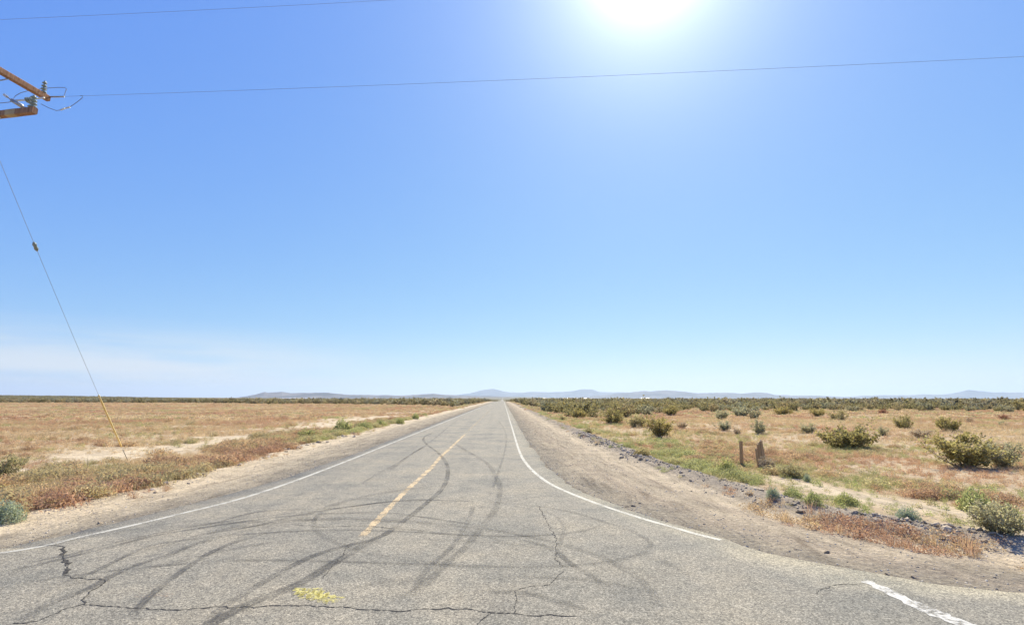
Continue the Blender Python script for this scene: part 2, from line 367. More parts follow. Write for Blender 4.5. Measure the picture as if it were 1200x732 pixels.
# tyre-worn greyer ruts in the right shoulder
rut = (np.exp(-((db + 2.6) / .3) ** 2) + np.exp(-((db + 1.5) / .25) ** 2)) * (X > 0)
k = (rut * .35 * ss(fbm(X, Y, 3, 83), .3, .6))[..., None]; C = C * (1 - k) + np.array((.30, .24, .19)) * k
k = (np.exp(-((db - .1) / .5) ** 2) * (X > 0) * .75)[..., None]; C = C * (1 - k) + np.array((.27, .23, .19)) * k
ff = np.where((X > 0)[..., None], field, fieldL)
k = np.maximum(rt, lf)[..., None]; C = C * (1 - k) + ff * k
k = (bare * np.maximum(rt, lf))[..., None]; C = C * (1 - k) + sand * k
veg = np.maximum(rt, lf) * (1 - bare) * (.55 + .42 * ss(R, 20, 90))
gravel = np.clip((1 - ss(d, .6, 3.5)) * .9 + .45 * np.exp(-((db) / 1.0) ** 2) + .25, 0, 1) * (1 - np.maximum(rt, lf) * .6)
scrub = np.where(X > 0, ss(R, 260, 700), ss(R, 430, 800))
bel_, _a = belt(X, Y); scrub = np.maximum(scrub, .62 * ss(R - bel_, -12, 25) * (Y > 0) * (np.maximum(rt, lf))); scrub = np.maximum(scrub, ss(R, 900, 1300))
colattr(gm, 'soil', C.reshape(-1, 3)); colattr(gm, 'zone', np.stack([gravel, veg, scrub], -1).reshape(-1, 3))
ground = tag(obj('ground', gm), kind='structure')

# ------------------------------------------------------------------ road
def xl(y): return np.interp(y, [q[1] for q in L_ASPH], [q[0] for q in L_ASPH])
def xr(y): return np.interp(y, [q[1] for q in R_ASPH], [q[0] for q in R_ASPH])
ya = np.concatenate([np.array([-400, -100, -30, -9.01]), np.array([-9, -4, 0, 2.0]), np.arange(2.5, 6, .25), np.arange(6, 14, .07), np.arange(14, 45, .3), ys[ys > 45.3]])
LX = np.where(ya >= 4.0, xl(ya), np.where(ya < -9, -6.5, -300)); RX = np.where(ya >= 2.5, xr(ya), np.where(ya < -9, 1.4, 300))
jit = np.where((ya > 5) & (ya < 80), 1, 0)
LX = LX + jit * (.10 * (vnoise(ya, ya * 0, .45, 2) - .5) + .16 * (vnoise(ya, ya * 0, 2.6, 3) - .5)); RX = RX + jit * (.12 * (vnoise(ya, ya * 0, .4, 4) - .5) + .2 * (vnoise(ya, ya * 0, 2.2, 5) - .5))
NC = 14; RV = []; 
for y, a, b_ in zip(ya, LX, RX):
    u = np.linspace(0, 1, NC); x = a + (b_ - a) * u
    z = base(x, np.full(NC, y)); RV.append(np.stack([x, np.full(NC, y), z], -1))
RV = np.array(RV); nr = len(ya)
low = RV[:, [0, -1]].copy(); low[..., 2] -= .06
Vr = np.concatenate([RV.reshape(-1, 3), low.reshape(-1, 3)])
ii = np.arange(nr * NC).reshape(nr, NC); jj = nr * NC + np.arange(nr * 2).reshape(nr, 2)
Qr = np.concatenate([np.stack([ii[:-1, :-1], ii[:-1, 1:], ii[1:, 1:], ii[1:, :-1]], -1).reshape(-1, 4),
                     np.stack([jj[:-1, 0], ii[:-1, 0], ii[1:, 0], jj[1:, 0]], -1), np.stack([ii[:-1, -1], jj[:-1, 1], jj[1:, 1], ii[1:, -1]], -1)])
road = tag(obj('road', big_mesh('road', Vr, Qr, M_ASPH)), kind='structure')

def dens(P, step):
    P = [np.array(q, float) for q in P]; out = []
    for a, c in zip(P[:-1], P[1:]):
        n = max(1, int(np.linalg.norm(c - a) / step)); out += [a + (c - a) * k / n for k in range(n)]
    return np.array(out + [P[-1]])
def smooth_poly(P, n=8):
    """Catmull-Rom through the points"""
    P = [np.array(q, float) for q in P]; P = [2 * P[0] - P[1]] + P + [2 * P[-1] - P[-2]]; out = []
    for i in range(1, len(P) - 2):
        for k in range(n):
            u = k / n; a, b_, c, d_ = P[i - 1:i + 3]
            out.append(.5 * ((2 * b_) + (c - a) * u + (2 * a - 5 * b_ + 4 * c - d_) * u * u + (3 * b_ - a - 3 * c + d_) * u ** 3))
    return np.array(out + [P[-2]])
def ribbon(name, P, w, mat, z, parent, soft=False, ends=0, wob=0, label=None, rise=0.0):
    """flat strip on the road along P; 'edge' attribute is 0 at soft borders"""
    P = np.asarray(P, float)[:, :2]; T = np.gradient(P, axis=0); T /= np.maximum(np.linalg.norm(T, axis=1), 1e-9)[:, None]; Nn = np.stack([-T[:, 1], T[:, 0]], -1)
    n = len(P); ww = np.full(n, w) if np.isscalar(w) else np.asarray(w)
    if wob: ww = ww * (1 + wob * (rng.random(n) - .5) * 2)
    offs = (-1, -.55, 0, .55, 1) if soft else (-1, 1)
    fade = (0, 1, .7, .95, 0) if soft else (1, 1)
    s = np.concatenate([[0], np.cumsum(np.linalg.norm(np.diff(P, axis=0), axis=1))]); L = s[-1]
    e = np.ones(n) if not ends else np.clip(np.minimum(s, L - s) / ends, 0, 1)
    v = []; ed = []
    for i in range(n):
        for o_, f_ in zip(offs, fade):
            q = P[i] + Nn[i] * ww[i] * .5 * o_
            v.append((q[0], q[1], float(base(q[0], q[1])) + z + rise * max(0, q[1] - 50))); ed.append(f_ * e[i])
    k = len(offs); f = [(i * k + j, i * k + j + 1, (i + 1) * k + j + 1, (i + 1) * k + j) for i in range(n - 1) for j in range(k - 1)]
    me = mesh(name, v, f, mat); a = me.attributes.new('edge', 'FLOAT', 'POINT'); a.data.foreach_set('value', ed)
    o_ = obj(name, me, parent)
    if label: o_['label'] = label
    return o_
def yline(pts, y1):      # stations shared with the road mesh so the paint follows it
    near = [q for q in pts if q[1] < 60]; xe = np.interp(ys[(ys > 46) & (ys < y1)], [q[1] for q in pts], [q[0] for q in pts])
    return np.concatenate([smooth_poly(near, 6), np.stack([xe, ys[(ys > 46) & (ys < y1)]], -1)])
ribbon('edge_line', yline(L_LINE, 12500), .115, M_WHITE, .004, road, label='white edge line on the left side of the road', rise=3e-6)
ribbon('edge_line', yline(R_LINE, 12500), .11, M_WHITE, .004, road, label='white edge line curving to the right into the junction', rise=3e-6)
ribbon('edge_line', smooth_poly([(4.80, 7.50), (4.86, 7.0), (4.88, 6.42), (4.98, 5.89), (5.2, 5.3)], 8), np.linspace(.12, .26, 33), M_WHITE2, .004, road, ends=.3, wob=.35, label='short flaking white line at the right of the junction')
ribbon('centre_line', dens([(-2.47, 9.25), (-2.52, 11.5), (-2.55, 14), (-2.5, 18.4), (-2.58, 22), (-2.56, 36)], .12), .145, M_YELLOW, .004, road, ends=.5, wob=.25, label='worn yellow centre line')
ribbon('centre_line', dens([(-2.58, 38), (-2.62, 60), (-2.6, 130)], .4), .12, paint('very_worn_yellow_paint', (.64, .50, .30), .50, .55), .004, road, ends=2, label='almost worn away yellow centre line farther on')

def px(*pts): return [at(*q) for q in pts]
SK = [  # pixel traces of each tyre mark, width in metres, strength 0..2
 ([(0,671),(75,654),(120,643),(175,629),(225,620),(300,609),(350,603),(405,594),(475,586),(512,586),(600,589)], .16, 1),
 ([(0,665),(75,651),(100,645),(150,632),(225,617),(300,606),(400,596)], .12, 1),
 ([(600,590),(637,594),(675,601),(707,611),(737,621),(758,632),(762,639),(750,649),(712,658),(675,662),(637,664),(600,664),(500,661),(400,658),(300,656),(250,658),(175,664),(87,674),(37,681),(0,688)], .14, 0),
 ([(240,616),(300,600),(350,597),(400,595),(450,588),(500,586)], .12, 1),
 ([(230,627),(300,616),(350,604),(405,601),(455,601),(512,608),(550,614),(575,620),(600,624)], .11, 1),
 ([(40,688),(100,674),(175,640),(250,629),(300,625),(375,621),(425,621),(500,624),(550,627),(600,628),(650,626),(682,622),(707,615)], .13, 1),
 ([(236,735),(262,711),(300,687),(350,659),(382,646),(412,638),(445,629),(475,609),(500,589),(517,574),(524,560),(524,545),(515,532),(502,522),(496,515),(500,510),(510,507)], .19, 1),
 ([(200,760),(262,722),(300,704),(350,684),(387,662),(417,644),(447,629)], .26, 1),
 ([(150,732),(162,712),(187,689),(225,661),(250,646),(282,633),(320,622)], .15, 1),
 ([(30,730),(50,711),(100,691),(150,666),(200,649),(237,635),(300,619)], .17, 1),
 ([(528,517),(550,530),(570,542),(582,560),(586,575),(581,595),(570,611),(545,641),(525,659),(495,686),(475,699)], .22, 0),
 ([(600,630),(630,637),(650,644),(670,661),(700,679),(722,700)], .14, 1),
 ([(530,691),(550,690),(580,693),(610,694),(637,699),(675,711),(700,722)], .16, 1),
 ([(385,694),(410,690),(437,684),(475,679),(500,682)], .12, 0),
 ([(745,650),(770,656),(790,664),(815,676)], .2, 0),
 ([(455,552),(470,541),(485,530),(500,522)], .2, 0),
 ([(290,587),(350,585),(425,584.5),(475,587),(520,589)], .06, 0),
 ([(600,594),(640,600),(660,615),(655,640),(650,655)], .12, 0),
 ([(0,700),(60,690),(120,676),(200,660),(290,640),(360,632)], .10, 0),
 ([(560,680),(600,676),(660,677),(720,684),(800,700)], .14, 0),
 ([(120,660),(200,637),(300,612),(380,607),(480,612),(560,626),(620,645)], .08, 0),
 ([(-30,655),(60,637),(170,618),(240,608)], .10, 0),
 ([(400,640),(470,633),(560,634),(640,642),(690,652)], .07, 0),
 ([(480,700),(500,668),(530,640),(548,612),(556,590)], .14, 0),
]
rs = np.random.default_rng(41)
for j in range(20):      # many faint overlapping arcs left by cars spinning in the junction
    c_x, c_y, rad_ = rs.uniform(-7, 3), rs.uniform(3, 12), rs.uniform(2.6, 7.5); a0 = rs.uniform(0, 6.28); sp_ = rs.uniform(.7, 2.4); el_ = rs.uniform(.7, 1.1)
    pts_ = [(c_x + rad_ * math.cos(a0 + sp_ * u / 9), c_y + rad_ * el_ * math.sin(a0 + sp_ * u / 9)) for u in range(10)]
    if all(-1.0 * q[1] + 1.5 < q[0] < min(2.6, .9 * q[1]) and q[1] > 4.5 and q[0] > xl(q[1]) + .5 for q in pts_): SK.append((('w', pts_), rs.uniform(.09, .2), 0))
for j in range(2):       # faint streaks running on up the road
    x0_ = rs.uniform(-5, 0); SK.append((('w', [(x0_ + .5 * math.sin(u * .5 + j), 14 + 6 * u + j) for u in range(8)]), .12, 0))
for i, (pts, w, k) in enumerate(SK):
    P = np.array(pts[1] if pts[0] == 'w' else px(*pts)); P = smooth_poly(P, 8)
    ribbon('skid_mark', P, w * .85, M_SKID[k], .0075 + .0005 * i, road, soft=True, ends=.7, wob=.1)
def crack(pts, w, z, sub=.09, amp=.028, name='crack'):
    P = dens(px(*pts), sub); P = P + (rng.random(P.shape) - .5) * 2 * amp; P = dens(P, .03) + 0
    P = P + (rng.random(P.shape) - .5) * .016
    return ribbon(name, P, w, M_CRACK, z, road, wob=.85)
CR = [([(15,731),(50,726),(75,714),(97,708),(132,711),(162,713),(207,714),(250,711),(300,711),(337,708),(362,709),(400,711),(437,714),(475,715),(512,713),(545,713),(575,717),(600,718),(620,721),(645,720),(675,722)], .015),
 ([(97,708),(102,696),(112,689),(127,680),(107,678),(87,676),(77,673),(80,659),(74,654),(74,641),(62,639),(47,639)], .015),
 ([(602,719),(604,704),(605,691),(625,686),(647,685),(652,676),(662,669)], .008),
 ([(600,588),(620,583),(650,581),(665,581)], .008),
 ([(632,593),(635,600),(645,619),(652,631),(651,654),(659,664)], .009),
 ([(957,694),(977,684),(1005,684)], .009), ([(10,695),(25,691)], .009),
 ([(345,615),(375,617),(425,616),(475,620),(500,622)], .012), ([(410,637),(400,652),(385,668),(378,676)], .008),
 ([(545,745),(560,732),(575,717)], .009)]
for i, (pts, w) in enumerate(CR): crack(pts, w, .0042 + .0002 * i)
# spalled, widened stretch of the crack on the left
crack([(74,641),(75,646),(73,650)], .035, .0068, .04, .03); crack([(76,655),(80,659),(77,662)], .04, .0069, .04, .03); crack([(79,666),(78,672)], .03, .0070, .04, .03)
# yellow utility locator scribble: sprayed zigzags of short strokes
sb = []
def stroke(a, c, w):
    pa = np.array(at(*a)); pc = np.array(at(*c)); return np.linspace(pa, pc, 6), w
zz = [(343,692),(352,690),(347,697),(358,689),(352,699),(364,690),(360,702),(370,689),(366,704),(377,692),(373,706),(384,694),(380,708),(393,697),(389,706),(404,699)]
P = dens(px(*zz), .05) + (rng.random((len(dens(px(*zz), .05)), 2)) - .5) * .03
spray = ribbon('spray_paint_mark', P, .05, M_SPRAY, .0060, road, wob=.5, label='yellow spray paint scribble on the asphalt')
ribbon('spray_paint_mark', dens(px((345,689),(360,690),(378,689),(368,696),(384,698),(402,700)), .05), .04, M_SPRAY, .0056, road, wob=.5)
ribbon('spray_paint_mark', dens(px((350,701),(365,699),(383,704),(395,702)), .05), .035, M_SPRAY, .0052, road, wob=.5)
ribbon('paint_stain', smooth_poly(px((158,696),(170,698),(190,696),(205,699)), 5), .16, paint('faded_orange_paint', (.60, .38, .24), .52, .35), .0050, road, soft=True)

# ------------------------------------------------------------------ plants: shapes
def shade_attr(me, vals):
    a = me.attributes.new('shade', 'FLOAT_COLOR', 'POINT'); c = np.ones((len(vals), 4), np.float32); c[:, :3] = np.asarray(vals); a.data.foreach_set('color', c.ravel())
def leaf_quads(centres, size, r, up=.3, elong=1.6):
    n = len(centres); a = r.normal(size=(n, 3)); a[:, 2] = a[:, 2] * .8 + up; a /= np.linalg.norm(a, axis=1)[:, None]
    c = np.cross(a, r.normal(size=(n, 3))); c /= np.linalg.norm(c, axis=1)[:, None]
    s = size * (.6 + .8 * r.random(n))[:, None]
    V = np.stack([centres - a * s * elong * .5, centres + c * s * .45, centres + a * s * elong * .5, centres - c * s * .45], 1).reshape(-1, 3)
    F = np.arange(n * 4).reshape(n, 4)
    sh = (.70 + .6 * r.random(n))[:, None] * np.stack([1 + .12 * (r.random(n) - .5), np.ones(n), 1 + .2 * (r.random(n) - .5)], -1)
    return V, F, np.repeat(sh, 4, axis=0)
def tube(p0, p1, r0, r1, k=4):
    p0 = np.array(p0); p1 = np.array(p1); d = p1 - p0; d = d / (np.linalg.norm(d) + 1e-9); u = np.cross(d, (0, 0, 1.0) if abs(d[2]) < .9 else (1.0, 0, 0)); u /= np.linalg.norm(u); w = np.cross(d, u)
    v = [p + (u * math.cos(2 * math.pi * j / k) + w * math.sin(2 * math.pi * j / k)) * r for p, r in ((p0, r0), (p1, r1)) for j in range(k)]
    return v, [(j, (j + 1) % k, k + (j + 1) % k, k + j) for j in range(k)]
def bush_shape(seed, w=1.0, h=.62, stems=17, nleaf=2600, leaf=.034, spread=1.0, low=.18, tips=5, flat=.0):
    """unit bush: w across, h high; woody stems fanning out of one root, leaf sprays along the twig ends"""
    r = np.random.default_rng(seed); sv, sf, tipsP = [], [], []
    lob = r.random(7)
    def reach(a, ph):     # uneven outline
        return 1 + .22 * math.sin(2 * a + lob[0] * 6) + .16 * math.sin(3 * a + lob[1] * 6) + .12 * math.sin(5 * a + lob[2] * 6)
    for i in range(stems):
        a = 2 * math.pi * (i + r.random() * .8) / stems; ph = (r.random() ** .75) * 1.25 * spread + .08
        L = reach(a, ph) * (.85 + .3 * r.random())
        e = np.array((math.cos(a) * math.sin(ph) * w * .5 * L, math.sin(a) * math.sin(ph) * w * .5 * L, h * (.32 + .68 * math.cos(ph * .92)) * (.75 + .35 * r.random())))
        m_ = e * .5 + np.array((0, 0, -.06 * h)) + r.normal(size=3) * .02
        b0 = np.array((math.cos(a) * .03, math.sin(a) * .03, -.02))
        for p0, p1, r0, r1 in ((b0, m_, .011, .008), (m_, e, .008, .004)):
            v, f = tube(p0, p1, r0, r1); o_ = len(sv); sv += v; sf += [tuple(q + o_ for q in z_) for z_ in f]
        for j in range(tips):
            u = .16 + .84 * r.random(); q0 = m_ + (e - m_) * max(0, (u - .5) * 2) if u > .5 else b0 + (m_ - b0) * u * 2
            q1 = q0 + np.array((math.cos(a), math.sin(a), .8)) * .10 * r.random() + r.normal(size=3) * np.array((.085, .085, .05)) + (0, 0, .04)
            q1[2] = max(q1[2], low * h * .6)
            v, f = tube(q0, q1, .004, .002, 3); o_ = len(sv); sv += v; sf += [tuple(q + o_ for q in z_) for z_ in f]
            tipsP.append((q0, q1))
    K = len(tipsP); ch = r.integers(0, K, nleaf); wgt = r.random(K) ** .6
    ch = r.choice(K, nleaf, p=wgt / wgt.sum()); q0 = np.array([tipsP[c_][0] for c_ in ch]); q1 = np.array([tipsP[c_][1] for c_ in ch])
    u = (.35 + .8 * r.random(nleaf))[:, None]; c_ = q0 + (q1 - q0) * u + r.normal(size=(nleaf, 3)) * np.array((.036, .036, .034))
    c_[:, 2] = np.maximum(c_[:, 2], low * h * .5 * r.random(nleaf) + .01)
    V, F, sh = leaf_quads(c_, leaf, r)
    clump = (.85 + .3 * wgt[ch]); sh = sh * np.repeat(clump, 4)[:, None]
    return (V, F, sh), (sv, sf)
def dome_shape(seed, w=1.0, h=.5, n=900, leaf=.05, up=1.2, stems=True):
    """low rounded herb: fine upright leaves through a mound"""
    r = np.random.default_rng(seed); d_ = r.normal(size=(n, 3)); d_[:, 2] = np.abs(d_[:, 2]); d_ /= np.linalg.norm(d_, axis=1)[:, None]
    rad = (.35 + .65 * r.random(n) ** .5)[:, None]; a = np.arctan2(d_[:, 1], d_[:, 0])
    ou = (1 + .2 * np.sin(2 * a + seed) + .14 * np.sin(5 * a + seed * 2))[:, None]
    c_ = d_ * rad * np.array((w * .5, w * .5, h)) * ou
    V, F, sh = leaf_quads(c_, leaf, r, up, 2.6)
    V[:, 2] = np.maximum(V[:, 2], -.01)
    return (V, F, sh)
def leafmesh(name, data, mat):
    V, F, sh = data; me = big_mesh(name, V, F, mat); shade_attr(me, sh); return me
BUSH = [bush_shape(100 + i, stems=16 + i, spread=(1.0, .9, 1.05, .8, 1.0)[i], h=(.55, .62, .5, .72, .6)[i], nleaf=4000, leaf=.030, tips=8) for i in range(5)]
STEMM = [mesh('stems', s[0], s[1], M_STEM) for _, s in BUSH]
_lm = {}
def leafs(i, mat):
    if (i, mat.name) not in _lm: _lm[(i, mat.name)] = leafmesh('foliage', BUSH[i][0], mat)
    return _lm[(i, mat.name)]
def zt(x, y): return float(terrain(np.array([x]), np.array([y]))[0])
def bush(name, x, y, w, h, i, mat, label, cat='bush', group=None, rz=None, sink=.02):
    o = empty(name, (x, y, zt(x, y) - sink), rng.random() * 6.28 if rz is None else rz)
    hh = (.55, .62, .5, .72, .6)[i]; o.scale = (w, w, h / (hh * 1.04))
    tag(o, label, cat, group)
    obj('foliage', leafs(i, mat), o); obj('stems', STEMM[i], o); return o
def bpx(name, x0, x1, ytop, ybase, i, mat, label, cat='bush', group=None):
    x, y = at((x0 + x1) / 2, ybase); sc = math.hypot(y * math.cos(PITCH) - (EYE) * math.sin(PITCH), 0) / FPX
    return bush(name, x, y + (x1 - x0) * sc * .22, (x1 - x0) * sc * .86, (ybase - ytop) * sc * .95, i, mat, label, cat, group)
DOME = [dome_shape(200 + i, n=1500, leaf=.034) for i in range(3)]
DCORE = [dome_shape(220 + i, n=2600, leaf=.03, up=.6) for i in range(2)]
_dm = {}
def herb(name, x0, x1, ytop, ybase, i, mat, label, cat='plant', fine=False, group=None):
    x, y = at((x0 + x1) / 2, ybase); sc = (y * math.cos(PITCH) - EYE * math.sin(PITCH)) / FPX
    key = (i, fine, mat.name)
    if key not in _dm: _dm[key] = leafmesh('foliage', (DCORE if fine else DOME)[i], mat)
    o = obj(name, _dm[key]); o.location = (x, y + (x1 - x0) * sc * .3, zt(x, y) - .01); w = (x1 - x0) * sc * .84; o.scale = (w, w, (ybase - ytop) * sc * 2 * .88)
    o.rotation_euler = (0, 0, rng.random() * 6.28); tag(o, label, cat, group); return o

C_, G_ = 'creosote_bush', 'scrub_bush'
bpx(C_, 970, 1043, 496, 525, 2, M_CREO, 'broad olive creosote bush in the middle of the rust coloured field on the right')
bpx(C_, 1105, 1190, 504, 546, 0, M_CREO, 'largest olive creosote bush, in the right field close to the picture edge')
bpx(C_, 1160, 1208, 515, 545, 4, M_SAGE, 'greyer bush grown into the right flank of the largest creosote bush')
bpx(C_, 1052, 1075, 486, 502.5, 1, M_CREO, 'small compact dark creosote bush standing alone beyond the two broad ones on the right')
bpx(C_, 1102, 1132, 489, 508, 2, M_CREO, 'sparse flat topped olive bush just behind the largest creosote bush')
bpx(G_, 937, 963, 496, 508.5, 0, M_SAGE, 'grey green bush to the left of the broad creosote bush')
bpx(C_, 974, 999, 479, 492.5, 1, M_OLIVE, 'olive tan bush beyond the broad creosote bush, right one of a pair')
bpx(C_, 951, 974, 478, 488, 4, M_CREO, 'olive bush beyond the broad creosote bush, left one of a pair')
bpx(C_, 909, 933, 476, 486, 2, M_CREO, 'dark olive bush at the near edge of the distant scrub, above the thick post')
bpx(G_, 1069, 1101, 503, 513.5, 3, M_DEAD, 'low grey leafless bush between the compact dark bush and the largest creosote bush')
bpx(G_, 1030, 1046, 500, 511, 1, M_SAGE, 'small pale grey bush touching the back right of the broad creosote bush')
bpx(G_, 1031, 1042, 479.5, 485.5, 2, M_RUSTY, 'small rusty brown bush far out in the bare part of the right field')
bpx(G_, 1172, 1184, 494, 500.5, 0, M_SAGE, 'small dark grey green bush in the far right field, nearer than the reddish one')
bpx(G_, 1173, 1185, 485, 491.5, 2, M_RUSTY, 'small reddish bush in the far right field near the picture edge')
bpx(G_, 1133, 1145, 489, 495, 1, M_DEAD, 'small grey bush in the far right field behind the largest creosote bush')
bpx(G_, 1150, 1222, 592, 632, 4, M_SAGE, 'dense grey green bush behind the stones in the lower right corner')
herb('green_plant', 1132, 1182, 570, 598, 0, M_GREEN, 'bright green leafy clump just behind the grey green bush in the lower right corner')
herb('green_plant', 1178, 1212, 588, 612, 1, M_GREEN, 'yellow green clump at the right picture edge beside the corner bush')
herb('grey_herb', 1056, 1086, 597, 612, 0, M_PALE, 'pale grey green mound on the sandy patch before the lower right rubble', fine=True)
herb('grey_herb', 901, 917, 573, 588, 1, M_PALE, 'small round blue grey plant on the rubble row right of the shoulder', fine=True)
herb('green_plant', 981, 1013, 575, 590, 2, M_GREEN, 'bright green low plant on the pale sandy strip on the right')
herb('green_plant', 918, 950, 572, 583, 0, M_GREEN, 'green low plant between the round grey plant and the sandy strip')
herb('green_plant', 945, 972, 580, 596, 1, M_GREEN, 'green leafy plant on the rubble row before the sandy strip')
herb('grey_herb', 943, 952, 553, 562, 0, M_PALE, 'tiny pale plant behind the sandy strip on the right', fine=True)
bpx(G_, 893, 912, 532, 550, 3, M_DEAD, 'grey dry bush at the foot of the thick broken post')
bpx(G_, 914, 950, 541, 558, 2, M_OLIVE, 'low olive tan bush to the right of the thick broken post')
bpx(C_, 757, 794, 484, 512, 3, M_CREO, 'tall rounded creosote bush right of the road, nearest to the verge')
bpx(C_, 703, 738, 479, 497, 1, M_CREO, 'creosote bush right of the road, left of the tall rounded one')
bpx(C_, 734, 764, 486, 502, 4, M_OLIVE, 'straggly olive tan bush between the two creosote bushes right of the road')
bpx(G_, 841, 861, 493.5, 505.5, 0, M_SAGE, 'dark grey green bush in the field behind the thin post')
bpx(G_, 860, 870, 500, 510, 3, M_DEAD, 'small grey dry bush just beside the dark grey green one behind the posts')
bpx(G_, 882, 903, 492, 508.5, 1, M_SAGE, 'grey green bush in the field behind the thick broken post')
bpx(C_, 838, 858, 480, 492, 4, M_SAGE, 'grey bush at the near edge of the distant scrub, behind the tall rounded creosote')
bpx(C_, 860, 884, 475, 488, 2, M_SAGE, 'large grey green bush at the near edge of the distant scrub, above the thin post')
bpx(C_, 776, 800, 474, 486, 0, M_CREO, 'dark olive bush in front of the distant scrub, above the tall rounded creosote')
bpx(C_, 668, 690, 478, 490, 2, M_CREO, 'olive bush beside the right verge halfway along the scrub')
bpx(C_, 741, 760, 474, 484, 1, M_CREO, 'dark bush in front of the distant scrub straight above the straggly olive one')
bpx(G_, 794, 808, 495, 503, 2, M_DEAD, 'low grey twiggy bush to the right of the tall rounded creosote bush')
bpx(G_, 684, 698, 500, 507.5, 1, M_OLIVE, 'small olive bush just behind the start of the rubble row')
bpx(G_, 655, 664, 486, 492, 2, M_OLIVE, 'tiny olive bush on the right verge near the road')
herb('green_plant', 842, 868, 535, 553, 1, M_GREEN, 'bright green clump in front of the thin wooden post')
herb('green_plant', 821, 836, 541, 551.5, 2, M_GREEN, 'small green clump left of the bright one before the posts')
herb('grey_herb', 742, 768, 527, 536, 0, M_OLIVE, 'low olive mound on the right verge beside the rubble row', fine=True)
bpx(C_, -24, 16, 528, 556, 1, M_OLIVE, 'yellow green creosote bush cut by the left picture edge')
herb('grey_herb', -26, 15, 588, 613, 1, M_PALE, 'smooth pale blue green mound in the lower left corner beside the shoulder', fine=True)
for k, (a, b_, c_, d_, s_) in enumerate([(384,413,491,506,'largest'), (413,434,493,504,'second'), (438,450,491,500,'third'), (462,474,489,496.5,'fourth'), (481,492,484,491,'farthest')]):
    herb('green_plant', a, b_, c_, d_, k % 3, M_GREEN, '%s bright green clump along the left verge, counted away from the camera' % s_ if k else 'largest and nearest bright green clump along the left verge of the road')
herb('green_plant', 345, 372, 501, 512, 1, M_GREEN, 'low green clump before the largest green one on the left verge')
herb('green_plant', 576 - 288, 312, 519, 528, 0, M_GREEN, 'flat green clump in the left verge near the stones')

# ------------------------------------------------------------------ countable scrub beyond, one object each
def lowbush(seed, mat):
    (V, F, sh), (sv, sf) = bush_shape(seed, stems=12, nleaf=520, leaf=.062, h=.6, tips=5); return leafmesh('scrub_bush', (V, F, sh), mat)
LOW = [lowbush(300 + i, mm) for i, mm in enumerate((M_FAR1, M_FAR1, M_FAR2, M_FAR3, M_FAR1))]
cand = []
r2 = np.random.default_rng(77)
def jitter_grid(x0, x1, y0, y1, s, r):
    gx, gy = np.meshgrid(np.arange(x0, x1, s), np.arange(y0, y1, s)); return (gx + r.random(gx.shape) * s).ravel(), (gy + r.random(gx.shape) * s).ravel()
# right: scrub from about 70 m on near the road, 95 m and more farther right; left: from about 230 m
gx, gy = jitter_grid(-1500, 1600, 40, 1500, 3.7, r2)
gd = np.hypot(gx, gy); wob = (fbm(gx, gy, 45, 91) - .5)
edge, az_ = belt(gx, gy)
dens_ = ss(gd - edge, -18, 14) * 1.0 + .012 * (gx > 0) * (gd > 45)
dens_ *= .85 + .3 * ss(fbm(gx, gy, 22, 95), .35, .6)
keep = (np.abs(az_) < 54) & (np.where(gx > 0, gx > 8.0, gx < -13.5)) & (r2.random(len(gx)) < dens_) & (gd < 1500)
gx, gy, gd = gx[keep], gy[keep], gd[keep]
thin = r2.random(len(gx)) < np.interp(gd, [0, 500, 1500], [1, .75, .36]); gx, gy, gd = gx[thin], gy[thin], gd[thin]
order = np.argsort(gd); gx, gy, gd = gx[order], gy[order], gd[order]
szv = 1.15 + 1.5 * r2.random(len(gx)) ** 1.3; hv = szv * (.50 + .26 * r2.random(len(gx)))
vis = np.abs(np.degrees(np.arctan2(gx, gy))) < 48
NIND = 0
ind = []
for i in np.nonzero(vis)[0]:
    if NIND >= 290: break
    NIND += 1; ind.append(i)
zz_ = terrain(gx, gy)
for i in ind:
    o = obj('scrub_bush', LOW[i % 5]); s_ = szv[i] * 1.15; o.location = (gx[i], gy[i], zz_[i] - .03); o.scale = (s_, s_, hv[i] / .6 * 1.2); o.rotation_euler = (0, 0, r2.random() * 6.28)
    g_ = gx[i] > 0
    kd = ('olive', 'olive', 'tan', 'grey green', 'olive')[i % 5]; big_ = 'large' if szv[i] > 2.0 else ('small' if szv[i] < 1.45 else 'middling'); a_ = math.degrees(math.atan2(gx[i], gy[i]))
    wh = 'at the left of the road' if not g_ else ('close to the right road verge' if a_ < 9 else ('behind the tall rounded creosote' if a_ < 19 else ('beyond the two wooden posts' if a_ < 30 else 'at the far right')))
    tag(o, '%s %s bush in the scrub %s' % (big_, kd, wh), 'bush', '%s %s scrub bushes %s' % (big_, kd, wh))
rest = np.setdiff1d(np.arange(len(gx)), ind)

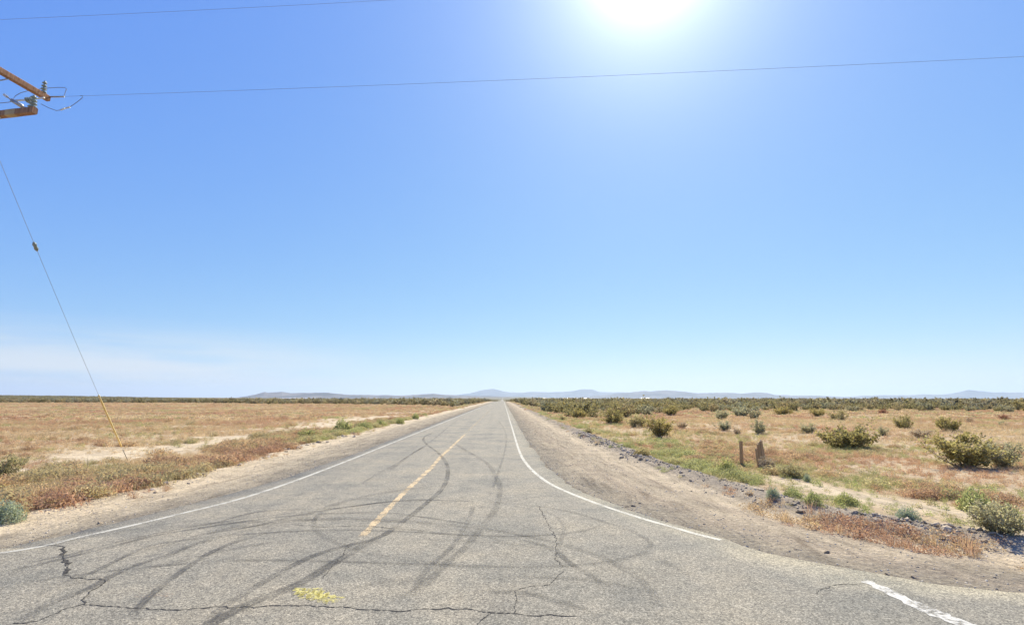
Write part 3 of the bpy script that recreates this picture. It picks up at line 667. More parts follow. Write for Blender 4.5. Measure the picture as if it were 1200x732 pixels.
# ------------------------------------------------------------------ scattering by geometry nodes
def scatter(name, shapes, P, rz, sc, tint, pick, label=None, tilt=None):
    lib = bpy.data.collections.new(name + '_shapes')
    for k, me in enumerate(shapes):
        o = bpy.data.objects.new('%s_shape_%02d' % (name, k), me); lib.objects.link(o)
    n = len(P); me = bpy.data.meshes.new(name); me.vertices.add(n); me.vertices.foreach_set('co', np.asarray(P, np.float32).ravel())
    rot = np.zeros((n, 3), np.float32); rot[:, 2] = rz
    if tilt is not None: rot[:, 0] = tilt[0]; rot[:, 1] = tilt[1]
    a = me.attributes.new('rot', 'FLOAT_VECTOR', 'POINT'); a.data.foreach_set('vector', rot.ravel())
    a = me.attributes.new('scl', 'FLOAT_VECTOR', 'POINT'); a.data.foreach_set('vector', np.asarray(sc, np.float32).ravel())
    a = me.attributes.new('pick', 'INT', 'POINT'); a.data.foreach_set('value', np.asarray(pick, np.int32))
    colattr(me, 'tint', np.asarray(tint))
    o = obj(name, me); tag(o, label, kind='stuff')
    g = bpy.data.node_groups.new(name, 'GeometryNodeTree')
    g.interface.new_socket('Geometry', in_out='INPUT', socket_type='NodeSocketGeometry'); g.interface.new_socket('Geometry', in_out='OUTPUT', socket_type='NodeSocketGeometry')
    gi = g.nodes.new('NodeGroupInput'); go = g.nodes.new('NodeGroupOutput'); ip = g.nodes.new('GeometryNodeInstanceOnPoints'); ci = g.nodes.new('GeometryNodeCollectionInfo')
    ci.inputs['Collection'].default_value = lib; ci.inputs['Separate Children'].default_value = True; ci.inputs['Reset Children'].default_value = True
    def na(nm, ty):
        q = g.nodes.new('GeometryNodeInputNamedAttribute'); q.data_type = ty; q.inputs['Name'].default_value = nm; return q.outputs['Attribute']
    g.links.new(gi.outputs[0], ip.inputs['Points']); g.links.new(ci.outputs[0], ip.inputs['Instance']); ip.inputs['Pick Instance'].default_value = True
    g.links.new(na('pick', 'INT'), ip.inputs['Instance Index']); g.links.new(na('rot', 'FLOAT_VECTOR'), ip.inputs['Rotation']); g.links.new(na('scl', 'FLOAT_VECTOR'), ip.inputs['Scale'])
    g.links.new(ip.outputs[0], go.inputs[0]); md = o.modifiers.new('scatter', 'NODES'); md.node_group = g; return o

# far scrub, too many to count
def coverlow(seed):
    (V, F, sh), _ = bush_shape(seed, stems=10, nleaf=300, leaf=.088, h=.6, tips=4); return leafmesh('scrub', (V, F, sh), M_COVER)
TC = np.array([(.29, .25, .12), (.32, .27, .14), (.33, .275, .16), (.29, .27, .175), (.21, .18, .085)])
n = len(rest); pk = r2.integers(0, 4, n)
scatter('distant_scrub', [coverlow(330 + i) for i in range(4)], np.stack([gx[rest], gy[rest], zz_[rest] - .03], -1), r2.random(n) * 6.28,
        np.stack([szv[rest] * 1.25, szv[rest] * 1.25, hv[rest] / .6 * np.where(gx[rest] < -30, 1.35, 1.3)], -1), TC[r2.integers(0, 5, n)] * (.70 + .6 * r2.random((n, 1))) * np.where(gx[rest] < -30, 1.12, 1.0)[:, None], pk, 'olive desert scrub reaching to the horizon')

# low ground cover
def tuft(seed, nb, h, rad, wid, bend=.5, up=1.0):
    """bunch of thin bent blades, three points long"""
    r = np.random.default_rng(seed); V = []; F = []; sh = []
    for i in range(nb):
        a = r.random() * 6.28; d_ = np.array((math.cos(a), math.sin(a), 0)); rr = rad * r.random() ** .6; c = np.array((math.cos(a + r.normal() * .6), math.sin(a + r.normal() * .6), 0)) * rr
        L = h * (.5 + .6 * r.random()); t_ = r.random() * bend + .1; mid_ = c + d_ * L * .4 * t_ + (0, 0, L * .58 * up); tip = c + d_ * L * (t_ + .1) + (0, 0, L * (1 - .3 * t_) * up)
        s_ = np.array((-d_[1], d_[0], 0)) * wid * .5; rn = r.normal(size=3) * .02; k = len(V)
        V += [c - s_, c + s_, mid_ + s_ * .8 + rn, mid_ - s_ * .8 + rn, tip]; F += [(k, k + 1, k + 2, k + 3), (k + 3, k + 2, k + 4, k + 4)]
        sh += [np.array((1, 1, 1)) * (.75 + .5 * r.random())] * 5
    V = np.array(V); me = bpy.data.meshes.new('tuft'); me.from_pydata(V.tolist(), [], [tuple(dict.fromkeys(f)) for f in F]); me.materials.append(M_COVER); me.update(); shade_attr(me, sh); return me
def forb(seed, n_, w, h, leaf, up=.8, el_=2.0):
    r = np.random.default_rng(seed); d_ = r.normal(size=(n_, 3)); d_[:, 2] = np.abs(d_[:, 2]); d_ /= np.linalg.norm(d_, axis=1)[:, None]
    c_ = d_ * (.25 + .75 * r.random(n_))[:, None] * np.array((w * .5, w * .5, h)); V, F, sh = leaf_quads(c_, leaf, r, up, el_); V[:, 2] = np.maximum(V[:, 2], -.01)
    return leafmesh('forb', (V, F, sh), M_COVER)
SH = [tuft(1, 34, .42, .13, .007), tuft(2, 30, .34, .16, .008, .8), tuft(3, 40, .5, .10, .006, .35),
      forb(4, 130, .55, .20, .020), forb(5, 110, .45, .26, .017, 1.2, 3.2), forb(6, 150, .7, .16, .022), forb(7, 120, .5, .22, .030, .6, 1.6),
      forb(11, 760, 1.0, .42, .026, 1.0, 3.6), forb(12, 700, 1.15, .34, .024, 1.3, 4.4), forb(13, 800, .85, .46, .026, .9, 3.0),
      forb(8, 90, .9, .22, .05, .7, 2.2), forb(9, 90, 1.0, .20, .055, .9, 2.2)]
r3 = np.random.default_rng(5)
def pts_field(x0, x1, y0, y1, s):
    x, y = jitter_grid(x0, x1, y0, y1, s, r3); k = (np.abs(x) < 1.22 * y + 4) & (y > 5); return x[k], y[k]
allx, ally, alls = [], [], []
for (x0, x1, y0, y1, s, k) in ((-34, 38, 6, 27, .20, 0), (-75, 75, 27, 62, .36, 1), (-185, 185, 62, 150, .85, 2), (-470, 400, 150, 400, 2.2, 3)):
    x, y = pts_field(x0, x1, y0, y1, s); q = (x < -8) | (x > 4); allx.append(x[q]); ally.append(y[q]); alls.append(np.full(q.sum(), k))
x = np.concatenate(allx); y = np.concatenate(ally); lv = np.concatenate(alls)
rt_, lf_, br_, db_, dg_ = cover(x, y)
pr = np.maximum(rt_, lf_) * (1 - .93 * br_) * .9
hole = ss(fbm(x, y, 1.6, 141), .34, .50); pr = pr * (.42 + .58 * hole)
# rust coloured band of weeds on the near side of the berm, lower right; a few sprigs on the berm itself
redband = ((db_ > -1.55) & (db_ < -.15) & (x > 5.6) & (y < 12.5)) * ss(fbm(x, y, 1.1, 143), .22, .42)
pr = np.maximum(pr, redband * .95); pr = np.maximum(pr, ((np.abs(db_ - .2) < .7) & (x > 0)) * .22 * ss(fbm(x, y, 1.5, 144), .42, .6))
pr = np.maximum(pr, ((dg_ > -.8) & (dg_ <= 0.1) & (x < 0)) * .25 * ss(fbm(x, y, 1.3, 145), .45, .62))
kp = r3.random(len(x)) < pr
x, y, lv, db_, dg_, redband, br_ = (q[kp] for q in (x, y, lv, db_, dg_, redband, br_)); n = len(x)
TAN = np.array((.56, .405, .225)); STRAW = np.array((.62, .48, .285)); RUST = np.array((.51, .315, .19)); PINK = np.array((.545, .38, .228)); OLV = np.array((.42, .37, .18)); GRN = np.array((.36, .38, .15)); GRY = np.array((.36, .36, .25)); YGR = np.array((.49, .425, .20))
q1 = fbm(x, y, 7, 151, 4) + .32 * (r3.random(n) - .5); q2 = fbm(x, y, 3.2, 161, 4) + .26 * (r3.random(n) - .5); q3 = fbm(x, y, 30, 171, 3)
T = np.where((q1 > .50)[:, None], PINK, TAN); T = np.where((q1 > .60)[:, None], RUST, T); T = np.where((q1 < .37)[:, None], STRAW, T)
verge = np.where(x > 0, np.exp(-np.maximum(0, db_ - 1) / 5.0), np.exp(-np.maximum(0, dg_ - .5) / 3.5) * ss(y, 22, 32)); 
gl = q2 + (.15 + .10 * (x < 0)) * verge + .0 * (x > 0) - .06 * (x < 0); T = np.where((gl > .62)[:, None], YGR, T); T = np.where((gl > .70)[:, None], OLV, T); T = np.where((gl > .80)[:, None], GRN, T)
T = np.where((redband > 0)[:, None], np.where((q2 > .42)[:, None], np.array((.46, .285, .18)), np.array((.53, .38, .215))), T)
rim = (x < 0) & (dg_ < 1.1) & (y > 13) & (r3.random(n) < .6); T = np.where(rim[:, None], np.where((q2 > .5)[:, None], RUST, np.array((.42, .27, .165))), T)
tall = (x < 0) & (dg_ > .1) & (dg_ < 5.5) & (y < 21)
gp = np.hypot(x + 15.0, y - 19.0) < 1.0 + r3.random(n) * .8; gx0, gy0 = at(142, 575); gp |= np.hypot(x - gx0 + .2, (y - gy0 - .7) * .7) < .5 + r3.random(n) * .5
T = np.where(gp[:, None], np.where((r3.random(n) > .5)[:, None], YGR, OLV), T); T = np.where((tall & ~gp & (r3.random(n) < .75))[:, None], np.where((q1 > .5)[:, None], np.array((.52, .345, .185)), np.array((.58, .425, .23))), T); T = T * (.84 + .32 * r3.random((n, 1)))
pk = r3.choice([0, 1, 3, 4, 5, 6, 3, 5], n); pk = np.where(tall & (r3.random(n) < .75), r3.choice([0, 1, 2, 0, 4], n), pk); pk = np.where(lv >= 2, r3.choice([10, 11], n), pk); pk = np.where((gl > .6) & (lv < 2) & (r3.random(n) < .5), r3.choice([4, 6], n), pk)
s = (.55 + .75 * r3.random(n)) * np.array((.62, .95, 1.35, 2.5))[lv]; s = np.where(tall, s * 1.55, s); hs = s * np.where(lv == 3, .55, np.where(lv == 2, .8, 1.0)) * np.where(redband > 0, 1.15, 1) * np.where(tall, .85, 1.0)
s = s * np.where(gp, 1.2, 1) * np.where(redband > 0, 1.45, 1)
# rounded mounds of the same weeds where they stand thick: left shoulder rim, behind the right rubble row
mn = 5200; my = 7 + 55 * r3.random(mn) ** 1.25; left_ = r3.random(mn) < .5
mx_ = np.where(left_, np.interp(my, [q[1] for q in L_GRASS], [q[0] for q in L_GRASS]) - .1 - 6.5 * r3.random(mn) ** 1.7, np.interp(my, [q[1] for q in R_BERM], [q[0] for q in R_BERM]) + .7 + 9 * r3.random(mn) ** 1.3)
ext = r3.random(mn) < .25; mx_ = np.where(ext, (r3.random(mn) - .5) * 2.3 * my, mx_)
_r, _l, mb, mdb, mdg = cover(mx_, my); mq = fbm(mx_, my, 2.6, 191, 4); m1 = fbm(mx_, my, 4.5, 192, 4) + .16 * (r3.random(mn) - .5)
keepm = ((mdg > .05) | (mdb > .75)) & ((mx_ < -9) | (mx_ > 5)) & (mb < .45) & (r3.random(mn) < ss(mq, np.where(mx_ < 0, .40, .47), np.where(mx_ < 0, .52, .60)))
keepm &= (mx_ < 0) | (mdb > 3.6) | (my > 15) | (my < 9)
mx_, my, mq, m1, mdb, mdg = (q[keepm] for q in (mx_, my, mq, m1, mdb, mdg)); k_ = len(mx_)
rn_ = r3.random(k_); MT = np.where((m1 + .2 * (rn_ - .5) > .53)[:, None], np.array((.49, .32, .185)), np.array((.56, .40, .22))); MT = np.where((m1 < .37)[:, None], np.array((.49, .40, .21)), MT)
vg = (mx_ > 0) * np.exp(-np.maximum(0, mdb - 1) / 4.0) + .9 * (mx_ < 0) * (my > 27) * np.exp(-mdg / 3.5); rr_ = r3.random(k_)
MT = np.where((vg > .35 + .5 * rr_)[:, None], np.where((mq > .58)[:, None], np.array((.42, .41, .175)), np.array((.50, .44, .21))), MT); MT = np.where(((mx_ < 0) & (my > 12) & (my < 26) & (mdg < 1.3) & (rn_ < .5))[:, None], np.array((.48, .295, .18)), MT)
ms = (.42 + .75 * r3.random(k_) ** 1.5) * np.where(mx_ < 0, 1.12, .85); MT = MT * (.85 + .3 * r3.random((k_, 1)))
x = np.concatenate([x, mx_]); y = np.concatenate([y, my]); T = np.concatenate([T, MT]); s = np.concatenate([s, ms]); hs = np.concatenate([hs, ms * (.65 + .4 * r3.random(k_)) * np.where(mx_ < 0, .9, .8)]); pk = np.concatenate([pk, r3.integers(7, 10, k_)]); n = len(x)
z = terrain(x, y)
scatter('dry_ground_cover', SH, np.stack([x, y, z - .005], -1), r3.random(n) * 6.28, np.stack([s, s, hs], -1), T, pk, 'low cover of dry tan, rust and green desert weeds and grass')

# ------------------------------------------------------------------ stones
def rock_mesh(seed, mat, flat=.7):
    r = np.random.default_rng(seed); n_ = 0; import bmesh
    bm = bmesh.new(); bmesh.ops.create_icosphere(bm, subdivisions=1, radius=.5)
    for v_ in bm.verts:
        v_.co *= .72 + .5 * r.random(); v_.co.z *= flat
    for k in range(3):
        nn = Vector(r.normal(size=3)).normalized()
        bmesh.ops.bisect_plane(bm, geom=bm.verts[:] + bm.edges[:] + bm.faces[:], plane_co=nn * .34, plane_no=nn, clear_outer=True)
        ed = [e_ for e_ in bm.edges if e_.is_boundary]
        if ed: bmesh.ops.edgeloop_fill(bm, edges=ed)
    me = bpy.data.meshes.new('rock'); bm.to_mesh(me); bm.free()
    if mat: me.materials.append(mat)
    if mat is M_PEB: shade_attr(me, np.ones((len(me.vertices), 3)))
    return me
RK = {m_.name: [rock_mesh(400 + i, m_, (.6, .75, .5, .8)[i]) for i in range(4)] for m_ in (M_ROCK, M_ROCKD, M_ROCKS)}
def rock(x, y, s_, mat, label, group=None):
    o = obj('rock', RK[mat.name][r3.integers(0, 4)]); o.location = (x, y, zt(x, y) + s_ * .02); o.scale = (s_ * (.8 + .5 * r3.random()), s_ * (.8 + .4 * r3.random()), s_ * (.7 + .4 * r3.random()))
    o.rotation_euler = (r3.random() * .7, r3.random() * .7, r3.random() * 6.28); tag(o, label, 'rock', group); return o
BP = dens([q for q in R_BERM if 6.5 < q[1] < 60], .1)
WH = lambda q: 'in the lower right corner' if q < 10.5 else ('before the sandy strip' if q < 13 else ('in front of the two posts' if q < 17.5 else ('beside the right verge grass' if q < 24 else 'far along the right shoulder')))
cnt = 0
for k in range(2000):
    if cnt >= 150: break
    q = BP[r3.integers(0, len(BP))]; xx = q[0] + r3.normal() * .36 + .15; yy = q[1] + r3.normal() * .25
    if yy > 40 or yy < 8.2 or xx > 1.1 * yy: continue
    if r3.random() > .25 + .75 * float(ss(fbm(np.array([xx]), np.array([yy]), 2.2, 181), .42, .58)[0]): continue
    dk = r3.random() < .38; rock(xx, yy, .06 + .12 * r3.random() ** 2 + .003 * yy, M_ROCKD if dk else M_ROCK, '%s broken stone in the rubble row %s' % ('dark' if dk else 'grey', WH(yy)), '%s rubble stones %s' % ('dark' if dk else 'grey', WH(yy))); cnt += 1
for (a, b_, s_, lb) in ((742, 591, .13, 'biggest dark clod on the right shoulder beside the curving white line'), (735, 592, .07, 'small dark clod just left of the biggest clod on the right shoulder'), (750, 588, .07, 'small dark clod just right of the biggest clod on the right shoulder'),
                       (677, 565, .09, 'dark clod near the bend of the white line, left of a pair'), (682, 566.5, .08, 'dark clod near the bend of the white line, right of a pair'), (968, 645, .13, 'dark lump on the shoulder above the broken white line'), (932, 641, .08, 'dark lump left of the one above the broken white line'),
                       (1040, 671, .10, 'flat dark lump on the asphalt edge at the lower right'), (1072, 674, .12, 'flat dark stone beside the asphalt edge at the lower right'), (825, 612, .07, 'small stone on the shoulder where the white line ends'), (118, 611, .12, 'dark clod on the left shoulder'), (242, 586, .08, 'small dark clod on the left shoulder'), (810, 572, .06, 'small dark stone in the middle of the right shoulder')):
    q = at(a, b_); rock(q[0], q[1], s_, M_ROCKD, lb)
WL = lambda q: 'below the tall tan grass' if q < 21 else ('before the green clumps' if q < 32 else 'beside the green clumps')
cnt = 0
for k in range(600):
    if cnt >= 46: break
    if r3.random() < .6: yy = 21 + 21 * r3.random(); 
    else: yy = 11 + 10 * r3.random()
    xx = np.interp(yy, [q[1] for q in L_GRASS], [q[0] for q in L_GRASS]) + .25 + r3.normal() * .22
    rock(xx, yy, .05 + .09 * r3.random() ** 2 + .004 * yy, M_ROCKD if r3.random() < .4 else (M_ROCKS if r3.random() < .4 else M_ROCK), 'stone on the left shoulder edge %s' % WL(yy), 'stones on the left shoulder edge %s' % WL(yy)); cnt += 1
# loose gravel
n = 21000; yy = 5.5 + 75 * r3.random(n) ** 2.3; u = r3.random(n)
side_ = r3.random(n) < .6
xR0 = xr(np.maximum(yy, 2.5)); xB = np.interp(yy, [q[1] for q in R_BERM], [q[0] for q in R_BERM]); xL0 = xl(np.maximum(yy, 4)); xG = np.interp(yy, [q[1] for q in L_GRASS], [q[0] for q in L_GRASS])
w_ = np.minimum(xB, 14) + 2.2 - np.minimum(xR0, 12); near = np.where(r3.random(n) < .5, u ** 2.5, np.where(r3.random(n) < .5, u, .72 + .2 * r3.normal(size=n) * .6))
xx = np.where(side_, np.minimum(xR0, 12) + .03 + near * w_, np.maximum(xL0, -16) - .03 - near * (np.maximum(xL0, -16) - np.maximum(xG, -18) + .8))
db2 = sdist(xx, yy, R_ASPH); dl2 = -sdist(xx, yy, L_ASPH); k = (np.maximum(db2, dl2) > .02) & (np.abs(xx) < 1.2 * yy + 3) & (r3.random(n) < 1 - ss(yy, 22, 75)); xx, yy = xx[k], yy[k]; n = len(xx)
s = (.010 + .034 * r3.random(n) ** 3.6) * (1 + yy * .02); cols = np.array([(.36, .30, .23), (.44, .37, .28), (.54, .46, .35), (.24, .20, .16), (.60, .52, .41)])[r3.choice(5, n, p=[.22, .33, .26, .05, .14])]
nb_ = 9000; kk = r3.integers(0, len(BP), nb_); bx_ = BP[kk, 0] + r3.normal(size=nb_) * .34 + .12; by_ = BP[kk, 1] + r3.normal(size=nb_) * .12; kb = r3.random(nb_) < .25 + .75 * ss(fbm(bx_, by_, 2.2, 181), .40, .55); bx_, by_ = bx_[kb], by_[kb]
xx = np.concatenate([xx, bx_]); yy = np.concatenate([yy, by_]); s = np.concatenate([s, (.022 + .075 * r3.random(len(bx_)) ** 2.6) * (1 + by_ * .014)]); cols = np.concatenate([cols, np.array([(.44, .35, .24), (.32, .26, .18), (.54, .44, .31)])[r3.integers(0, 3, len(bx_))]]); n = len(xx)
PB = [rock_mesh(440 + i, M_PEB, .7) for i in range(3)]
scatter('gravel', PB, np.stack([xx, yy, terrain(xx, yy) + s * .02], -1), r3.random(n) * 6.28, np.stack([s, s * .85, s * .8], -1), cols, r3.integers(0, 3, n), 'loose gravel and asphalt crumbs on both shoulders', (r3.random(n), r3.random(n)))

# ------------------------------------------------------------------ two old wooden posts
def wood(name, c1, c2):
    m, t, b, o = newmat(name); tcn = N(t, 'ShaderNodeTexCoord').outputs['Object']; mp = N(t, 'ShaderNodeMapping'); mp.inputs['Scale'].default_value = (26, 26, 2.2); t.links.new(tcn, mp.inputs[0])
    n_ = noise(t, mp.outputs[0], 1.0, 5, .65); t.links.new(ramp(t, n_, [(.3, c1), (.68, c2)]), b.inputs['Base Color']); bump(t, b, n_, .01, .8); return m
M_POST = wood('weathered_post_wood', (.34, .20, .085), (.60, .38, .18)); M_POSTP = wood('sunlit_broken_wood', (.70, .46, .22), (.90, .68, .38))  # broken post tops coloured paler than the shafts, sunlight painted in
def post(x, y, w, h, lean, jag, seed, label):
    r = np.random.default_rng(seed); k = 10; v, f = [], []; lv_ = 7
    for i in range(lv_ + 1):
        u = i / lv_
        for j in range(k):
            a = 2 * math.pi * j / k; rr = w * .5 * (1.08 - .12 * u) * (1 + .10 * math.sin(3 * a + seed) + .05 * r.normal() * .5)
            zz1 = -.15 + (h + .15) * u
            if i == lv_: zz1 += jag * (math.cos(a + .6) + .5 * r.normal())
            v.append((rr * math.cos(a) + lean[0] * max(0, zz1), rr * math.sin(a) + lean[1] * max(0, zz1), zz1))
    for i in range(lv_):
        for j in range(k): f.append((i * k + j, i * k + (j + 1) % k, (i + 1) * k + (j + 1) % k, (i + 1) * k + j))
    root = empty('fence_post', (x, y, zt(x, y))); tag(root, label, 'post')
    obj('post_shaft', mesh('post_shaft', v, f, M_POST), root)
    c = len(v[-k:]); top = v[-k:]; ctr = np.mean(np.array(top), axis=0) - (0, 0, jag * .4); tv = top + [tuple(ctr)]; obj('broken_top', mesh('broken_top', [np.array(q) + (0, 0, .003) for q in tv], [(j, (j + 1) % k, k) for j in range(k)], M_POSTP), root)
    return root
px_, py_ = at(869, 544); post(px_, py_, .125, .92, (.03, 0), .015, 3, 'thin straight weathered wooden post in the weeds on the right')
px_, py_ = at(896, 546); p2 = post(px_, py_, .19, .92, (-.10, .05), .06, 8, 'thick short wooden post with a jagged broken top, right of the thin one')
v, f = [], []
for a, (w_, h_) in enumerate([(.11, .86), (.07, .70)]):
    o_ = len(v); v += [(-.18 - a * .06, -.06, -.1), (-.18 + w_ - a * .06, -.08, -.1), (-.18 + w_ - a * .06, .03, -.1), (-.18 - a * .06, .03, -.1), (-.22 - a * .07, -.05, h_ - .03), (-.22 + w_ * .8 - a * .07, -.06, h_), (-.22 + w_ * .7 - a * .07, .03, h_ + .03), (-.22 - a * .07, .03, h_ - .01)]
    f += [tuple(q + o_ for q in z_) for z_ in ((0, 1, 5, 4), (1, 2, 6, 5), (2, 3, 7, 6), (3, 0, 4, 7), (4, 5, 6, 7))]
obj('split_stave', mesh('split_stave', v, f, M_POST), p2)

# ------------------------------------------------------------------ utility pole, wires, guy
M_ARM = wood('crossarm_wood', (.20, .095, .05), (.44, .25, .14)); M_POLE = wood('pole_wood', (.16, .10, .065), (.30, .20, .13))
M_GLASS = simple('grey_porcelain', (.30, .33, .27), (.20, .22, .18), 6, .3); M_METAL = simple('galvanised_steel', (.50, .50, .48), (.34, .34, .33), 9, .45, .6); M_LITE = simple('pale_polymer', (.74, .76, .72), (.6, .62, .6), 6, .5)
M_WIRE = simple('dark_wire', (.26, .26, .27), (.2, .2, .2), 3, .6); M_YG = simple('yellow_guard_plastic', (.95, .74, .32), (.85, .62, .24), 4, .5)
def rod(name, pts, r_, mat, parent, k=6, label=None):
    """tube along points given in world metres"""
    base_ = Vector(parent.location) if parent else Vector(pts[0]); v, f = [], []; P = [Vector(q) for q in pts]
    for i, q in enumerate(P):
        d_ = (P[min(i + 1, len(P) - 1)] - P[max(i - 1, 0)]).normalized(); u = d_.cross(Vector((0, 0, 1)) if abs(d_.z) < .9 else Vector((1, 0, 0))).normalized(); w_ = d_.cross(u)
        rr = r_[i] if hasattr(r_, '__len__') else r_
        for j in range(k):
            a = 2 * math.pi * j / k; v.append(q - base_ + (u * math.cos(a) + w_ * math.sin(a)) * rr)
    for i in range(len(P) - 1):
        for j in range(k): f.append((i * k + j, i * k + (j + 1) % k, (i + 1) * k + (j + 1) % k, (i + 1) * k + j))
    f += [tuple(range(k))[::-1], tuple(range((len(P) - 1) * k, len(P) * k))]
    o = obj(name, mesh(name, v, f, mat, k > 6), parent, None if parent else base_)
    if label: o['label'] = label
    return o
PX, PY = -12.66, 11.25; U1, U2 = 8.0, 6.46
pole = empty('utility_pole', (PX, PY, zt(PX, PY))); tag(pole, 'wooden utility pole with two weathered brown crossarms at the left picture edge', 'utility pole')
rod('pole_shaft', [(PX, PY, -.3), (PX, PY, 4), (PX, PY, 8), (PX, PY, EYE + 9.1)], [.17, .155, .135, .12], M_POLE, pole, 14)
def atU(a, b_, U):
    r_ = ray(a, b_); t_ = U / r_[2]; return Vector((r_[0] * t_, r_[1] * t_, EYE + U))
def beam(name, A, B, w_, h_, mat):
    A = Vector(A); B = Vector(B); d_ = (B - A).normalized(); s_ = d_.cross(Vector((0, 0, 1))).normalized() * w_ / 2; u_ = Vector((0, 0, h_ / 2)); L = (B - A).length
    v = []; bev = .012
    prof = [(-1, -.8), (-.8, -1), (.8, -1), (1, -.8), (1, .8), (.8, 1), (-.8, 1), (-1, .8)]
    for e_ in (A, B):
        for a, c in prof: v.append(e_ + s_ * a + u_ * c - pole.location)
    f = [(j, (j + 1) % 8, 8 + (j + 1) % 8, 8 + j) for j in range(8)] + [tuple(range(8))[::-1], tuple(range(8, 16))]
    me = mesh(name, v, f, mat); return obj(name, me, pole)
A1 = atU(0, 83, U1); B1 = atU(57, 116, U1); d1 = (B1 - A1).normalized(); s1 = Vector((PX + .19, PY, EYE + U1)); t1 = (s1 - A1).dot(d1)
c1 = A1 + d1 * (t1 - (B1 - A1).length - t1 * 0 - 1.15); beam('crossarm', A1 + d1 * (t1 - 1.9), B1, .12, .15, M_ARM)
A2 = atU(0, 134.5, U2); B2 = atU(41, 129.6, U2); d2 = (B2 - A2).normalized(); t2 = (Vector((PX, PY + .2, EYE + U2)) - A2).dot(d2); beam('crossarm', A2 + d2 * (t2 - 1.7), B2, .12, .15, M_ARM)
# near band bolted round the lower arm
rod('crossarm_brace', [A1 + d1 * .22 + Vector((0, 0, -.07)), Vector((PX + .1, PY, EYE + U1 - .75))], .018, M_METAL, pole)
rod('crossarm_brace', [A2 + d2 * .05 + Vector((0, 0, -.07)), Vector((PX, PY + .12, EYE + U2 - .7))], .018, M_METAL, pole)
bnd = beam('splice_plate', A2 + d2 * .22, A2 + d2 * .50, .126, .156, simple('pale_weathered_wood', (.52, .38, .20), (.40, .28, .15), 5))
def insulator(p0, p1, R_, n_=4, mat=M_GLASS):
    """stack of sheds on a pin"""
    p0 = Vector(p0); p1 = Vector(p1); pts = []; rr = []
    for i in range(n_):
        for u, q in ((0, .35), (.25, 1.0), (.45, .9), (.5, .4)): pts.append(p0.lerp(p1, (i + u) / n_)); rr.append(R_ * q * (1 - .08 * i))
    pts.append(p1); rr.append(R_ * .3); return rod('insulator', pts, rr, mat, pole, 10)
top1 = atU(53.5, 99, U1 + .42); insulator(B1 - d1 * .16 + Vector((0, 0, .07)), B1 - d1 * .16 + Vector((0, 0, .42)), .075)
insulator(B2 - d2 * .09 + Vector((0, 0, .07)), B2 - d2 * .09 + Vector((0, 0, .38)), .088)
def Y1(a, b_, y=None): return at_y(a, b_, y if y else B2.y + .4)
insulator(Y1(31, 117.5), Y1(38, 116.5), .07, 3)
rod('strain_rod', [Y1(16, 118), Y1(31, 117.2)], .022, M_LITE, pole); rod('strain_rod', [Y1(38, 116.5), Y1(52, 114.5)], .018, M_LITE, pole)
rod('fuse_cutout', [Y1(5, 111), Y1(8.5, 113.6)], .032, M_LITE, pole, label='white fuse cutout barrel'); rod('fuse_cutout_arm', [Y1(8.5, 113.6), Y1(14, 118)], .016, M_METAL, pole); rod('fuse_cutout', [Y1(14, 117.5), Y1(26, 124.8)], .045, M_METAL, pole, 8, label='grey fuse cutout barrel')
rod('cutout_bracket', [Y1(26, 124.8), Y1(32, 126.6), Y1(38, 127)], .013, M_METAL, pole)
rod('strain_clamp', [Y1(59, 113.6, B1.y), Y1(75.4, 113.4, B1.y)], .02, M_METAL, pole)
J = lambda pts, y: [tuple(at_y(q[0], q[1], y)) for q in pts]
rod('jumper_wire', smooth3 := [Vector(q) for q in J([(15, 117), (18, 112.5), (24, 109), (33, 106.5), (44, 105), (53, 104), (58, 103.2), (68, 102.6), (76, 102.8), (78, 104.5), (76.5, 108), (75.5, 112)], B1.y)], .008, M_WIRE, pole, 5)
rod('jumper_wire', [Vector(q) for q in J([(48, 122), (57, 126.5), (66, 129.8), (71, 129), (81, 126), (85, 123.5), (92, 118.5), (96.5, 114.5), (96.8, 112.4), (94, 112.2)], B1.y)], .008, M_WIRE, pole, 5)
rod('wire_connector', [Vector(q) for q in J([(71, 129), (76, 127.2)], B1.y)], .02, M_LITE, pole); rod('wire_connector', [Vector(q) for q in J([(77, 126.8), (82, 125.6)], B1.y)], .02, M_LITE, pole)
rod('jumper_wire', [Y1(-14, 121.5), Y1(0, 121), Y1(10, 120), Y1(16, 118.5)], .008, M_WIRE, pole, 5)
rod('guy_hook', [Vector((PX + .1, PY + .1, EYE + 7.0)), Vector((PX + .02, PY + .2, EYE + 7.0))], .02, M_METAL, pole)
def catenary(A, B, sag, n_=40):
    return [A.lerp(B, i / n_) - Vector((0, 0, sag * 4 * (i / n_) * (1 - i / n_))) for i in range(n_ + 1)]
wA = at_y(75, 113.2, B1.y); wB = atU(1200, 66.5, U1 + .05); wB.z += .22; wC = wA + (wB - wA) * 2.0
w1 = rod('power_line', catenary(wA, wC, .22, 60), .0034, M_WIRE, None, 5); tag(w1, 'lower power line crossing the whole sky to the right from the crossarm end', 'power line')
tA = Vector((PX, PY, EYE + 9.1)); q0 = at_y(0, 23, PY + .0); q1_ = atU(455, 0, q0.z - EYE + .15)
q1_.z += .2; dq = (q1_ - q0); w2 = rod('power_line', catenary(q0 - dq * .02, q0 + dq * 4.5, .30, 60), .0030, M_WIRE, None, 5); tag(w2, 'upper power line crossing the top left corner of the sky', 'power line')
rod('top_pin', [Vector((PX, PY, EYE + 8.8)), Vector(w2.location)], .02, M_METAL, pole)
